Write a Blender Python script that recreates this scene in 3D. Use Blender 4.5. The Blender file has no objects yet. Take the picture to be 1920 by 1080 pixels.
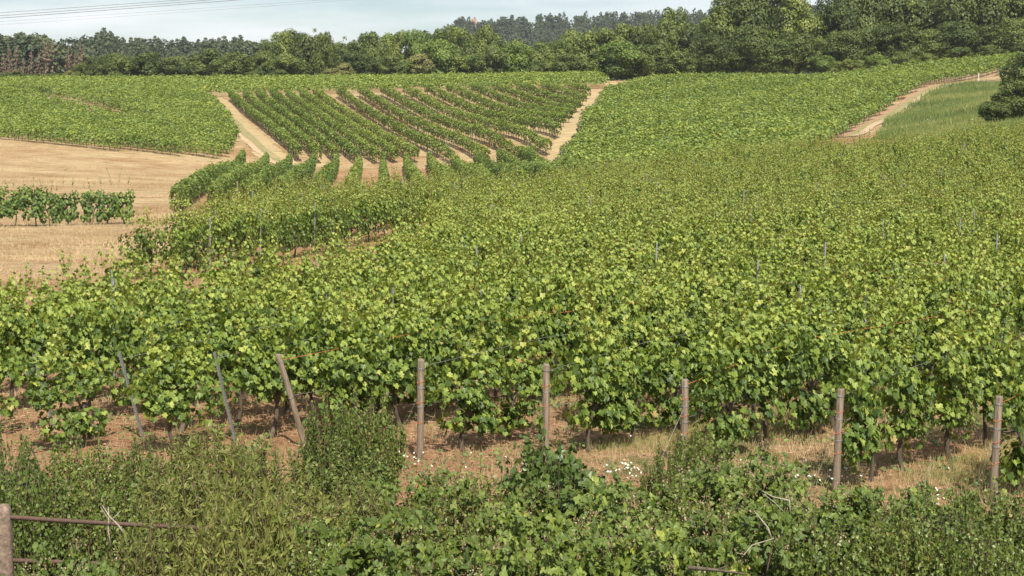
import bpy, math
import numpy as np
from mathutils import Vector, Matrix

# ------------------------------------------------------------------ camera, sky, sun
SC = bpy.context.scene
COL = SC.collection
F_PX, HORIZON, CAMZ = 3045.0, 230.0, 5.5            # focal length and horizon line in a 1920 px wide frame
PITCH = math.atan((540 - HORIZON) / F_PX)
cam = bpy.data.cameras.new('camera')
cam.sensor_width = 36.0
cam.lens = 36.0 * F_PX / 1920.0
cam.clip_end = 9000.0
cam.clip_start = 0.1
cam_o = bpy.data.objects.new('camera', cam)
COL.objects.link(cam_o)
cam_o.location = (0, 0, CAMZ)
cam_o.rotation_euler = (math.pi / 2 - PITCH, 0, 0)
SC.camera = cam_o

SUN_AZ, SUN_EL = math.radians(166.0), math.radians(51.0)   # compass bearing of the sun from +Y clockwise
sun = bpy.data.lights.new('sun', 'SUN')
sun.energy = 4.9
sun.angle = math.radians(0.6)
sun.color = (1.0, 0.925, 0.77)
sun_o = bpy.data.objects.new('sun', sun)
COL.objects.link(sun_o)
to_sun = Vector((math.sin(SUN_AZ) * math.cos(SUN_EL), math.cos(SUN_AZ) * math.cos(SUN_EL), math.sin(SUN_EL)))
sun_o.rotation_euler = to_sun.to_track_quat('Z', 'Y').to_euler()
sun_o.location = (0, -20, 60)

SC.view_settings.view_transform = 'Standard'
SC.view_settings.look = 'None'
SC.view_settings.gamma = 1.0
SC.view_settings.exposure = 0.64

W = bpy.data.worlds.new('World')
SC.world = W
W.use_nodes = True
nt = W.node_tree
nt.nodes.clear()
def wn(t, **kw):
    n = nt.nodes.new(t)
    for k, v in kw.items():
        setattr(n, k, v)
    return n
out = wn('ShaderNodeOutputWorld')
bg = wn('ShaderNodeBackground')
bg.inputs['Strength'].default_value = 0.082
sky = wn('ShaderNodeTexSky')
sky.sky_type = 'NISHITA'
sky.sun_disc = False
sky.sun_elevation = SUN_EL
sky.sun_rotation = SUN_AZ
sky.air_density = 1.0
sky.dust_density = 1.0
sky.ozone_density = 2.0
tc = wn('ShaderNodeTexCoord')
mp = wn('ShaderNodeMapping')
mp.inputs['Scale'].default_value = (2.2, 2.2, 17.0)
mp.inputs['Location'].default_value = (3.1, 0.4, 0.9)
no = wn('ShaderNodeTexNoise')
no.inputs['Scale'].default_value = 1.5
no.inputs['Detail'].default_value = 6.0
no.inputs['Roughness'].default_value = 0.55
rp = wn('ShaderNodeValToRGB')
rp.color_ramp.elements[0].position = 0.36
rp.color_ramp.elements[1].position = 0.64
mx = wn('ShaderNodeMix', data_type='RGBA')
L = nt.links.new
L(tc.outputs['Generated'], mp.inputs['Vector'])
L(mp.outputs['Vector'], no.inputs['Vector'])
L(no.outputs['Fac'], rp.inputs['Fac'])
cm = wn('ShaderNodeMath', operation='MULTIPLY')
cm.inputs[1].default_value = 0.85
L(rp.outputs['Color'], cm.inputs[0])
L(cm.outputs[0], mx.inputs['Factor'])
L(sky.outputs['Color'], mx.inputs['A'])
mx.inputs['B'].default_value = (9.3, 9.3, 9.5, 1)
L(mx.outputs['Result'], bg.inputs['Color'])
L(bg.outputs['Background'], out.inputs['Surface'])

# ------------------------------------------------------------------ helpers
RNG = np.random.default_rng(7)

def P(px, py, D):
    """world point seen at pixel (px, py) of a 1920x1080 frame, D metres away along +Y"""
    cp, sp = math.cos(PITCH), math.sin(PITCH)
    u, v = (px - 960) / F_PX, (540 - py) / F_PX
    d = np.array([u, cp + v * sp, -sp + v * cp])
    d = d / d[1]
    return np.array([d[0] * D, D, CAMZ + d[2] * D])

def PX(x, y, z):
    cp, sp = math.cos(PITCH), math.sin(PITCH)
    dz = z - CAMZ
    fw = y * cp - dz * sp
    up = y * sp + dz * cp
    return 960 + F_PX * x / fw, 540 - F_PX * up / fw

# terrain: control points (px, py, D) on the ground, smoothed with a thin-plate spline
CTRL = [
 (100, 803, 29.2), (440, 830, 27.9), (787, 865, 26.4), (1283, 872, 25.9), (1862, 945, 23.4),
 (0, 427, 90), (250, 420, 92), (320, 405, 107), (400, 395, 105), (120, 345, 145),
 (457, 304, 205), (300, 292, 205), (0, 264, 213), (-250, 250, 220), (560, 309, 207), (800, 309, 204), (960, 311, 201),
 (400, 186, 284), (640, 182, 281), (850, 176, 283), (1112, 177, 276), (425, 212, 264), (462, 250, 235), (500, 285, 214),
 (1060, 247, 215), (1085, 222, 240), (1035, 302, 190),
 (660, 238, 245), (760, 272, 225), (850, 226, 250), (960, 235, 237), (580, 245, 240),
 (70, 185, 276), (240, 225, 249), (120, 232, 240), (300, 178, 292), (-250, 178, 290),
 (0, 159, 335), (480, 157, 335), (900, 157, 335), (-300, 159, 335),
 (1240, 152, 301), (1400, 152, 300), (1480, 160, 300), (1700, 135, 300), (1920, 117, 300), (2200, 90, 300),
 (1600, 256, 204), (1650, 226, 224), (1700, 192, 245), (1750, 163, 262), (1880, 147, 277),
 (1300, 232, 221), (1200, 271, 195), (1400, 256, 201), (1450, 195, 255),
 (1920, 238, 160), (1800, 246, 165), (1700, 256, 175), (1900, 190, 200), (1800, 203, 207), (2200, 215, 165),
]
C3 = [P(*c) for c in CTRL]
for x, y, z in [(-30, 5, 0), (0, 5, 0), (30, 5, 0), (-30, 24, 0), (30, 24, 0), (-6, 16, 0), (6, 16, 0), (-14, 40, 0), (8, 45, 0.05), (35, 45, .3), (-14, 62, 0), (0, 70, 0), (25, 70, .6),
                (-12, 92, 0), (2, 105, .2), (9, 112, .8), (15, 122, 1.5), (26, 122, 2.2), (38, 122, 3.4), (55, 120, 4.0), (10, 150, .2), (25, 152, 1.2), (-40, 70, 0), (-45, 110, 0), (-50, 150, .2),
                (-110, 150, 2), (-110, 60, 0), (90, 60, 2), (-80, 410, 13.6), (0, 410, 13.6), (80, 400, 15.5), (140, 390, 20), (-160, 410, 14), (160, 300, 24), (110, 200, 13), (90, 130, 6)]:
    C3.append(np.array([x, y, z], float))
C3 = np.array(C3)
def _k(r2):
    return np.where(r2 > 0, r2 * np.log(np.maximum(r2, 1e-12)), 0.0)
_S = 100.0
_Q = C3[:, :2] / _S
_n = len(_Q)
_A = np.zeros((_n + 3, _n + 3))
_A[:_n, :_n] = _k(((_Q[:, None] - _Q[None]) ** 2).sum(-1)) + 0.0015 * np.eye(_n)
_A[:_n, _n] = 1
_A[:_n, _n + 1:] = _Q
_A[_n:, :_n] = _A[:_n, _n:].T
_w = np.linalg.solve(_A, np.concatenate([C3[:, 2], np.zeros(3)]))
def zg(x, y):
    x = np.atleast_1d(np.asarray(x, float)); y = np.atleast_1d(np.asarray(y, float))
    yc = np.clip(y, 2, 415)
    xc = np.clip(x, -170, 170)
    q = np.stack([xc, yc], -1) / _S
    sh = q.shape[:-1]
    q = q.reshape(-1, 2)
    o = np.empty(len(q))
    for i in range(0, len(q), 20000):
        s = q[i:i + 20000]
        o[i:i + 20000] = _k(((s[:, None] - _Q[None]) ** 2).sum(-1)) @ _w[:_n] + _w[_n] + s @ _w[_n + 1:]
    o = o.reshape(sh)
    far = np.clip((y - 415) / 60.0, 0, 1)
    return o * (1 - far) + far * np.maximum(o * 0, 13.5)
def z1(x, y):
    return float(zg(x, y)[0])

def inside(px, py, poly):
    """points inside polygon (arrays)"""
    r = np.zeros(np.shape(px), bool)
    n = len(poly)
    for i in range(n):
        x0, y0 = poly[i][0], poly[i][1]
        x1, y1 = poly[(i + 1) % n][0], poly[(i + 1) % n][1]
        c = ((y0 > py) != (y1 > py)) & (px < (x1 - x0) * (py - y0) / (y1 - y0 + 1e-12) + x0)
        r ^= c
    return r

def seg_dist(px, py, line):
    d = np.full(np.shape(px), 1e9)
    for (x0, y0), (x1, y1) in zip(line[:-1], line[1:]):
        dx, dy = x1 - x0, y1 - y0
        t = np.clip(((px - x0) * dx + (py - y0) * dy) / (dx * dx + dy * dy), 0, 1)
        d = np.minimum(d, np.hypot(px - x0 - t * dx, py - y0 - t * dy))
    return d

# ------------------------------------------------------------------ materials
def new_mat(name):
    m = bpy.data.materials.new(name)
    m.use_nodes = True
    t = m.node_tree
    t.nodes.clear()
    return m, t
def N(t, typ, **kw):
    n = t.nodes.new(typ)
    for k, v in kw.items():
        if k in n.inputs:
            n.inputs[k].default_value = v
        else:
            setattr(n, k, v)
    return n
def ramp(t, stops):
    r = t.nodes.new('ShaderNodeValToRGB')
    e = r.color_ramp.elements
    while len(e) < len(stops):
        e.new(0.5)
    for k, (p, c) in enumerate(stops):
        e[k].position = p
        e[k].color = (*c, 1)
    return r
def leaf_mat(name, stops, rough=0.5, trans=0.28, spec=0.35, objvar=0.12):
    """per-leaf tint attribute -> colour ramp, a little light passing through the leaf"""
    m, t = new_mat(name)
    o = N(t, 'ShaderNodeOutputMaterial')
    at = N(t, 'ShaderNodeAttribute', attribute_name='tint')
    oi = N(t, 'ShaderNodeObjectInfo')
    ad = N(t, 'ShaderNodeMath', operation='MULTIPLY_ADD')
    ad.inputs[1].default_value = objvar * 2
    t.links.new(oi.outputs['Random'], ad.inputs[0])
    sb = N(t, 'ShaderNodeMath', operation='SUBTRACT')
    sb.inputs[1].default_value = objvar
    t.links.new(at.outputs['Fac'], sb.inputs[0])
    t.links.new(sb.outputs[0], ad.inputs[2])
    r = ramp(t, stops)
    t.links.new(ad.outputs[0], r.inputs['Fac'])
    b = N(t, 'ShaderNodeBsdfPrincipled')
    b.inputs['Roughness'].default_value = rough
    b.inputs['Specular IOR Level'].default_value = spec
    t.links.new(r.outputs['Color'], b.inputs['Base Color'])
    tr = N(t, 'ShaderNodeBsdfTranslucent')
    mc = N(t, 'ShaderNodeMix', data_type='RGBA', blend_type='MULTIPLY')
    mc.inputs['Factor'].default_value = 1.0
    mc.inputs['B'].default_value = (1.5, 1.35, 0.5, 1)
    t.links.new(r.outputs['Color'], mc.inputs['A'])
    t.links.new(mc.outputs['Result'], tr.inputs['Color'])
    ms = N(t, 'ShaderNodeMixShader')
    ms.inputs['Fac'].default_value = trans
    t.links.new(b.outputs[0], ms.inputs[1])
    t.links.new(tr.outputs[0], ms.inputs[2])
    t.links.new(ms.outputs[0], o.inputs['Surface'])
    return m
def rough_mat(name, c0, c1, scale=8.0, rough=0.85, stretch=(1, 1, 1), bump=0.4, c2=None, metallic=0.0, detail=6.0):
    m, t = new_mat(name)
    o = N(t, 'ShaderNodeOutputMaterial')
    g = N(t, 'ShaderNodeTexCoord')
    mp = N(t, 'ShaderNodeMapping')
    mp.inputs['Scale'].default_value = stretch
    t.links.new(g.outputs['Object'], mp.inputs['Vector'])
    n = N(t, 'ShaderNodeTexNoise')
    n.inputs['Scale'].default_value = scale
    n.inputs['Detail'].default_value = detail
    n.inputs['Roughness'].default_value = 0.65
    t.links.new(mp.outputs[0], n.inputs['Vector'])
    st = [(0.3, c0), (0.7, c1)] if c2 is None else [(0.28, c0), (0.5, c1), (0.72, c2)]
    r = ramp(t, st)
    t.links.new(n.outputs['Fac'], r.inputs['Fac'])
    b = N(t, 'ShaderNodeBsdfPrincipled')
    b.inputs['Roughness'].default_value = rough
    b.inputs['Metallic'].default_value = metallic
    t.links.new(r.outputs['Color'], b.inputs['Base Color'])
    bp = N(t, 'ShaderNodeBump')
    bp.inputs['Strength'].default_value = bump
    bp.inputs['Distance'].default_value = 0.02
    t.links.new(n.outputs['Fac'], bp.inputs['Height'])
    t.links.new(bp.outputs[0], b.inputs['Normal'])
    t.links.new(b.outputs[0], o.inputs['Surface'])
    return m

M = {}
# vine foliage: older leaves deep green, young shoots yellow-green, a few reddish-brown tips
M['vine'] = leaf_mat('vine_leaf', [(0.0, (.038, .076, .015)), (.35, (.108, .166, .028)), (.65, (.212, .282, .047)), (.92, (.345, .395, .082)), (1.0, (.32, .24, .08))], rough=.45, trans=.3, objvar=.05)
M['vine_slope'] = leaf_mat('slope_vine_leaf', [(0.0, (.058, .105, .022)), (.4, (.138, .205, .040)), (.75, (.235, .305, .062)), (1.0, (.34, .38, .09))], rough=.5, trans=.28)
M['vine_deep'] = leaf_mat('deep_green_vine_leaf', [(0.0, (.046, .088, .020)), (.4, (.098, .160, .034)), (.75, (.180, .245, .052)), (1.0, (.28, .32, .08))], rough=.5, trans=.28)
M['cane'] = rough_mat('green_cane', (.16, .11, .04), (.20, .17, .05), 20)
M['bark'] = rough_mat('vine_bark', (.038, .028, .020), (.13, .098, .07), 14, stretch=(1, 1, .25), bump=.8)
M['tree'] = leaf_mat('broad_leaf', [(0.0, (.056, .084, .017)), (.5, (.112, .150, .029)), (1.0, (.195, .225, .046))], trans=.18, objvar=.30)
M['tree_dark'] = leaf_mat('dark_broad_leaf', [(0.0, (.036, .056, .012)), (.5, (.068, .098, .018)), (1.0, (.122, .152, .028))], trans=.15, objvar=.25)
M['tree_light'] = leaf_mat('light_broad_leaf', [(0.0, (.065, .11, .020)), (.5, (.115, .175, .030)), (1.0, (.18, .24, .045))], trans=.2, objvar=.2)
M['tree_pale'] = leaf_mat('pale_olive_leaf', [(0.0, (.10, .115, .035)), (.5, (.17, .175, .055)), (1.0, (.24, .23, .08))], trans=.2)
M['tree_russet'] = leaf_mat('russet_leaf', [(0.0, (.09, .055, .025)), (.5, (.15, .085, .04)), (1.0, (.13, .12, .04))], trans=.15)
M['conifer'] = leaf_mat('conifer_needle', [(0.0, (.030, .048, .022)), (.5, (.054, .076, .030)), (1.0, (.088, .108, .038))], rough=.6, trans=.08, objvar=.28)
M['dead_pine'] = leaf_mat('dry_needle', [(0.0, (.10, .065, .045)), (.5, (.16, .10, .07)), (1.0, (.13, .11, .06))], rough=.7, trans=.05)
M['trunk'] = rough_mat('tree_bark', (.05, .042, .032), (.14, .115, .09), 3, stretch=(1, 1, .3))
M['pine_trunk'] = rough_mat('pine_bark', (.12, .08, .055), (.26, .17, .12), 3, stretch=(1, 1, .3))
M['thorn'] = leaf_mat('small_dark_leaf', [(0.0, (.038, .064, .013)), (.5, (.086, .126, .024)), (.85, (.155, .195, .038)), (1.0, (.22, .18, .06))], rough=.5, trans=.2, spec=.35)
M['thorn_light'] = leaf_mat('small_light_leaf', [(0.0, (.058, .092, .018)), (.5, (.112, .155, .028)), (.85, (.19, .225, .042)), (1.0, (.26, .2, .07))], rough=.42, trans=.22, spec=.45)
M['willow'] = leaf_mat('narrow_leaf', [(0.0, (.070, .094, .022)), (.5, (.145, .170, .038)), (.85, (.23, .245, .058)), (1.0, (.26, .19, .09))], rough=.5, trans=.25, spec=.35)
M['bramble'] = leaf_mat('bramble_leaf', [(0.0, (.044, .074, .014)), (.5, (.100, .146, .025)), (.85, (.185, .235, .038)), (1.0, (.29, .30, .05))], rough=.52, trans=.22, spec=.35)
M['dogwood'] = leaf_mat('glossy_pointed_leaf', [(0.0, (.034, .062, .013)), (.5, (.072, .115, .021)), (1.0, (.13, .175, .032))], rough=.42, trans=.18, spec=.45)
M['flower'] = leaf_mat('dried_flower', [(0.0, (.17, .10, .06)), (.5, (.26, .17, .11)), (1.0, (.40, .31, .235))], trans=.15)
M['twig'] = rough_mat('twig_bark', (.09, .055, .035), (.20, .13, .085), 20)
M['deadwood'] = rough_mat('bleached_wood', (.20, .165, .125), (.38, .33, .27), 25)
M['wood'] = rough_mat('weathered_post', (.075, .055, .040), (.19, .145, .105), 9, stretch=(3, 3, .35), bump=.9, c2=(.30, .24, .185))
M['steel'] = rough_mat('galvanised_steel', (.17, .17, .165), (.30, .30, .29), 30, rough=.55, metallic=.55, bump=.1)
M['stake'] = rough_mat('zinc_stake', (.22, .23, .24), (.36, .37, .38), 30, rough=.6, metallic=.35, bump=.1)
M['twine'] = rough_mat('orange_twine', (.42, .11, .04), (.52, .17, .07), 60)
M['wire'] = rough_mat('wire', (.20, .20, .20), (.32, .32, .31), 60, rough=.5, metallic=.6)
M['cable'] = rough_mat('power_cable', (.10, .10, .11), (.14, .14, .15), 60, rough=.6)
M['rust'] = rough_mat('rusty_pipe', (.050, .030, .022), (.115, .062, .042), 26, rough=.8, bump=.5)
M['concrete'] = rough_mat('lichened_concrete', (.085, .058, .044), (.18, .125, .095), 16, bump=1.0, c2=(.31, .235, .185))
M['sandstone'] = rough_mat('pink_sandstone', (.30, .19, .15), (.42, .29, .235), .8, bump=.6)
M['grass'] = leaf_mat('grass_blade', [(0.0, (.10, .135, .035)), (.5, (.19, .205, .065)), (1.0, (.36, .29, .13))], trans=.2, rough=.6)
M['drygrass'] = leaf_mat('dry_grass_blade', [(0.0, (.27, .19, .105)), (.5, (.41, .305, .18)), (1.0, (.54, .43, .28))], trans=.15, rough=.7)
M['slopegrass'] = leaf_mat('slope_grass_blade', [(0.0, (.070, .105, .022)), (.5, (.125, .165, .036)), (1.0, (.23, .22, .07))], trans=.2, rough=.6)
M['petal'] = leaf_mat('white_petal', [(0, (.7, .7, .66)), (1, (.85, .85, .82))], trans=.2)
M['weed'] = leaf_mat('low_weed_leaf', [(0.0, (.06, .10, .03)), (.5, (.11, .17, .045)), (1.0, (.2, .25, .07))], trans=.2)

def ground_mat():
    m, t = new_mat('ground_soil_and_straw')
    k = t.links.new
    o = N(t, 'ShaderNodeOutputMaterial')
    g = N(t, 'ShaderNodeTexCoord')
    def noise(scale, det=6, rough=.6, st=(1, 1, 1), rot=0):
        mp = N(t, 'ShaderNodeMapping')
        mp.inputs['Scale'].default_value = st
        mp.inputs['Rotation'].default_value = (0, 0, rot)
        k(g.outputs['Object'], mp.inputs['Vector'])
        n = N(t, 'ShaderNodeTexNoise')
        n.inputs['Scale'].default_value = scale
        n.inputs['Detail'].default_value = det
        n.inputs['Roughness'].default_value = rough
        k(mp.outputs[0], n.inputs['Vector'])
        return n.outputs['Fac']
    fine = noise(9, 8, .7)
    mid = noise(.9, 6, .6)
    big = noise(.11, 7, .66)
    streak = noise(1.1, 6, .65, (0.35, 1.6, 1), .25)
    soil = ramp(t, [(.28, (.20, .115, .066)), (.5, (.385, .240, .145)), (.72, (.53, .375, .25))])
    k(fine, soil.inputs['Fac'])
    straw = ramp(t, [(.38, (.20, .135, .070)), (.47, (.345, .258, .145)), (.54, (.455, .352, .212)), (.63, (.56, .455, .30))])
    sadd = N(t, 'ShaderNodeMath', operation='MULTIPLY_ADD')
    sadd.inputs[1].default_value = .5
    k(fine, sadd.inputs[0])
    sm = N(t, 'ShaderNodeMath', operation='MULTIPLY')
    sm.inputs[1].default_value = .5
    k(streak, sm.inputs[0])
    k(sm.outputs[0], sadd.inputs[2])
    k(sadd.outputs[0], straw.inputs['Fac'])
    green = ramp(t, [(.3, (.060, .088, .026)), (.5, (.105, .130, .040)), (.7, (.175, .175, .062))])
    k(sadd.outputs[0], green.inputs['Fac'])
    def masked(attr, nz, gain, bias):
        a = N(t, 'ShaderNodeAttribute', attribute_name=attr)
        x = N(t, 'ShaderNodeMath', operation='MULTIPLY_ADD')
        x.inputs[1].default_value = gain
        k(nz, x.inputs[0])
        s = N(t, 'ShaderNodeMath', operation='ADD')
        s.inputs[1].default_value = bias
        k(a.outputs['Fac'], s.inputs[0])
        k(s.outputs[0], x.inputs[2])
        y = N(t, 'ShaderNodeMapRange')
        y.inputs['From Min'].default_value = .35
        y.inputs['From Max'].default_value = .65
        k(x.outputs[0], y.inputs['Value'])
        return y.outputs[0]
    m1 = N(t, 'ShaderNodeMix', data_type='RGBA')
    k(masked('straw', mid, 1.6, -.8), m1.inputs['Factor'])
    k(soil.outputs[0], m1.inputs['A']); k(straw.outputs[0], m1.inputs['B'])
    m2 = N(t, 'ShaderNodeMix', data_type='RGBA')
    k(masked('green', mid, 1.8, -.9), m2.inputs['Factor'])
    k(m1.outputs['Result'], m2.inputs['A']); k(green.outputs[0], m2.inputs['B'])
    # large slow change of tone across the fields
    bv = ramp(t, [(.36, (.70, .56, .46)), (.48, (.90, .82, .75)), (.60, (1.02, 1.0, .96))])
    k(big, bv.inputs['Fac'])
    m3 = N(t, 'ShaderNodeMix', data_type='RGBA', blend_type='MULTIPLY')
    m3.inputs['Factor'].default_value = 1
    k(m2.outputs['Result'], m3.inputs['A']); k(bv.outputs[0], m3.inputs['B'])
    b = N(t, 'ShaderNodeBsdfPrincipled')
    b.inputs['Roughness'].default_value = .95
    b.inputs['Specular IOR Level'].default_value = .15
    k(m3.outputs['Result'], b.inputs['Base Color'])
    bp = N(t, 'ShaderNodeBump')
    bp.inputs['Strength'].default_value = 1.0
    bp.inputs['Distance'].default_value = .12
    k(fine, bp.inputs['Height'])
    bp2 = N(t, 'ShaderNodeBump')
    bp2.inputs['Strength'].default_value = .8
    bp2.inputs['Distance'].default_value = .35
    k(streak, bp2.inputs['Height'])
    k(bp.outputs[0], bp2.inputs['Normal'])
    k(bp2.outputs[0], b.inputs['Normal'])
    k(b.outputs[0], o.inputs['Surface'])
    return m
M['ground'] = ground_mat()
M['track'] = rough_mat('sandy_track', (.28, .19, .11), (.40, .29, .18), 1.6, bump=.6, c2=(.47, .36, .24))
M['verge'] = rough_mat('track_grass_middle', (.15, .15, .055), (.30, .24, .11), 1.2, bump=.6)
M['reddirt'] = rough_mat('red_dirt', (.24, .13, .075), (.38, .225, .14), 1.5, bump=.6)
M['strawtrack'] = rough_mat('mown_straw_track', (.20, .165, .07), (.34, .25, .125), .8, stretch=(.5, 2.2, 1), bump=.9, c2=(.46, .34, .19))
M['forestfloor'] = rough_mat('forest_floor', (.035, .045, .022), (.07, .075, .035), .4)
M['meadowgreen'] = rough_mat('light_meadow', (.16, .19, .07), (.25, .27, .11), .5)

# ------------------------------------------------------------------ mesh building
class MB:
    def __init__(s):
        s.v = []; s.f = []; s.m = []; s.t = []; s.n = 0
    def add(s, V, faces, mat=0, tint=None):
        """faces: list of (F,k) int arrays; tint: per face, same order"""
        V = np.asarray(V, float).reshape(-1, 3)
        if isinstance(faces, np.ndarray):
            faces = [faces]
        i = 0
        for fa in faces:
            fa = np.asarray(fa, np.int64)
            s.f.append(fa + s.n); s.m.append(np.full(len(fa), mat, np.int32))
            if tint is None:
                s.t.append(np.full(len(fa), .5))
            elif np.ndim(tint) == 0:
                s.t.append(np.full(len(fa), float(tint)))
            else:
                s.t.append(np.asarray(tint)[i:i + len(fa)])
            i += len(fa)
        s.v.append(V); s.n += len(V)
    def mesh(s, name, mats, smooth=False):
        me = bpy.data.meshes.new(name)
        V = np.concatenate(s.v)
        me.vertices.add(len(V))
        me.vertices.foreach_set('co', V.ravel().astype(np.float32))
        lv = np.concatenate([f.ravel() for f in s.f])
        sz = np.concatenate([np.full(len(f), f.shape[1]) for f in s.f])
        st = np.concatenate([[0], np.cumsum(sz)[:-1]])
        me.loops.add(len(lv))
        me.loops.foreach_set('vertex_index', lv.astype(np.int32))
        me.polygons.add(len(sz))
        me.polygons.foreach_set('loop_start', st.astype(np.int32))
        me.polygons.foreach_set('material_index', np.concatenate(s.m))
        me.polygons.foreach_set('use_smooth', np.full(len(sz), smooth))
        for mt in mats:
            me.materials.append(mt)
        a = me.attributes.new('tint', 'FLOAT', 'FACE')
        a.data.foreach_set('value', np.clip(np.concatenate(s.t), 0, 1).astype(np.float32))
        me.update(calc_edges=True)
        me.validate()
        return me

def link(name, data, parent=None, loc=None, rz=0.0, scale=None):
    o = bpy.data.objects.new(name, data)
    COL.objects.link(o)
    if parent is not None:
        o.parent = parent
    if loc is not None:
        o.location = [float(c) for c in loc]
    if rz:
        o.rotation_euler = (0, 0, float(rz))
    if scale is not None:
        o.scale = scale if hasattr(scale, '__len__') else (scale,) * 3
    return o
def tag(o, label=None, cat=None, group=None, kind=None):
    for k, v in (('label', label), ('category', cat), ('group', group), ('kind', kind)):
        if v:
            o[k] = v
    return o
def unit(a):
    return a / np.maximum(np.linalg.norm(a, axis=-1, keepdims=True), 1e-9)

# leaf outlines: x across, y along the leaf (tip at +y), z out of the face
def T_(verts, *faces):
    return (np.array(verts, float), [np.array(f, np.int64) for f in faces])
_half = [(.30, -.16, .04), (.55, .10, .10), (.40, .30, .05), (.52, .62, .12), (.25, .66, .04)]
GRAPE = T_([(0, 0, 0), (0, 1, -.10)] + _half + [(-x, y, z) for x, y, z in _half],
           [[0, 2, 3, 4, 5, 6, 1]], [[0, 1, 11, 10, 9, 8, 7]])
QUAD = T_([(0, 0, 0), (.46, .42, .09), (0, 1, -.05), (-.46, .42, .09)], [[0, 1, 2, 3]])
PENTA = T_([(.2, 0, 0), (.5, .5, .08), (0.05, 1, -.05), (-.48, .62, .08), (-.28, .05, 0)], [[0, 1, 2, 3, 4]])
OVATE = T_([(0, 0, 0), (.33, .2, .05), (.36, .58, .06), (0, 1, -.06), (-.36, .58, .06), (-.33, .2, .05)], [[0, 1, 2, 3]], [[0, 3, 4, 5]])
NARROW = T_([(0, 0, 0), (.15, .45, .03), (0, 1, -.05), (-.15, .45, .03)], [[0, 1, 2, 3]])
BLADE = T_([(-.5, 0, 0), (.5, 0, 0), (.3, .6, .0), (0, 1, 0)], [[0, 1, 2, 3]])

def leaves(mb, tpl, pos, nrm, tip, size, mat=0, tint=None, width=None):
    """one leaf per position, its face along nrm and its tip along tip"""
    V, Fs = tpl
    k = len(V)
    n = unit(nrm)
    y = tip - (tip * n).sum(-1, keepdims=True) * n
    y = unit(y)
    x = np.cross(y, n)
    s = np.asarray(size).reshape(-1, 1, 1)
    w = 1.0 if width is None else np.asarray(width).reshape(-1, 1, 1)
    vv = pos[:, None] + s * (w * V[None, :, 0:1] * x[:, None] + V[None, :, 1:2] * y[:, None] + V[None, :, 2:3] * n[:, None])
    base = (np.arange(len(pos)) * k)[:, None]
    faces = [(base[:, :, None] + f[None]).reshape(-1, f.shape[1]) for f in Fs]
    tt = None if tint is None else np.concatenate([np.repeat(tint, len(f)) for f in Fs])
    mb.add(vv.reshape(-1, 3), faces, mat, tt)

def tube(mb, pts, rad, sides=6, mat=0, cap=True, tint=.5):
    pts = np.asarray(pts, float)
    rad = np.broadcast_to(np.asarray(rad, float), (len(pts),))
    d = unit(np.gradient(pts, axis=0))
    ref = np.array([0, 0, 1.0]) if abs(d[0][2]) < .8 else np.array([1.0, 0, 0])
    x = unit(np.cross(d, ref)); y = np.cross(d, x)
    a = np.linspace(0, 2 * math.pi, sides, endpoint=False)
    V = pts[:, None] + rad[:, None, None] * (np.cos(a)[None, :, None] * x[:, None] + np.sin(a)[None, :, None] * y[:, None])
    n = len(pts)
    i = np.arange(n - 1)[:, None] * sides
    j = np.arange(sides)[None]
    q = np.stack([i + j, i + (j + 1) % sides, i + sides + (j + 1) % sides, i + sides + j], -1).reshape(-1, 4)
    fs = [q]
    if cap:
        fs += [np.arange(sides)[::-1][None], (np.arange(sides) + (n - 1) * sides)[None]]
    mb.add(V.reshape(-1, 3), fs, mat, tint)
    return
def rnd(n, s=1.0, rng=RNG):
    return rng.normal(0, s, (n, 3))
def sph(n, rng=RNG):
    return unit(rng.normal(0, 1, (n, 3)))

# ------------------------------------------------------------------ ground
def world(pts):
    return [P(*p)[:2] for p in pts]
EPATH = world([(60, 183, 277), (150, 203, 263), (255, 228, 246)])
MEADOW = [(-140, 38), (-26, 40), (-13.5, 46), (-14, 92), (-20, 104), (-33, 160), (-38, 201), (-70, 211), (-140, 214)]
MOUND = [tuple(p) for p in world([(1640, 245, 178), (1660, 226, 222), (1712, 192, 243), (1765, 162, 262), (1960, 145, 278), (2400, 120, 290), (2400, 260, 140), (1900, 240, 130), (1700, 258, 160)])]
yy = [-25., -10., 0., 5.]
while yy[-1] < 430:
    yy.append(yy[-1] + max(.35, yy[-1] * .0085))
yy += [470, 540, 700, 1000, 1600, 2600, 4000]
yy = np.array(yy)
uu = np.concatenate([[-4, -2, -1.2, -.8, -.6], np.arange(-.48, .481, .004), [.6, .8, 1.2, 2, 4]])
GY, GU = np.meshgrid(yy, uu, indexing='ij')
GX = GU * (np.abs(GY) + 9)
GZ = zg(GX, GY)
rough = np.random.default_rng(3).normal(0, 1, GX.shape)
GZ = GZ + rough * np.clip(.018 + 0 * GY, 0, .02) * (GY < 120)
nY, nU = GX.shape
mb = MB()
idx = np.arange(nY * nU).reshape(nY, nU)
q = np.stack([idx[:-1, :-1], idx[:-1, 1:], idx[1:, 1:], idx[1:, :-1]], -1).reshape(-1, 4)
mb.add(np.stack([GX, GY, GZ], -1), q)
gme = mb.mesh('ground', [M['ground']], smooth=True)
straw = np.full(GX.shape, .22)
straw[inside(GX, GY, MEADOW)] = 1.0
straw = np.where(inside(GX, GY, MEADOW) & (GY < 78), .40 + .5 * np.clip((GY - 52) / 26, 0, 1), straw)
straw = np.where((GY < 27.5) & (GX < -2), .40, straw)
straw = np.where(GY > 200, 1.0, straw)
green = np.where(inside(GX, GY, MOUND), 1.15, .18)
green = np.maximum(green, .18 + .26 * np.clip((GX + .5 + np.sin(GY * 1.3)) / 3.5, 0, 1) * np.clip((44 - GY) / 6, 0, 1))
green = np.where(GY > 330, .9, green)
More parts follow.
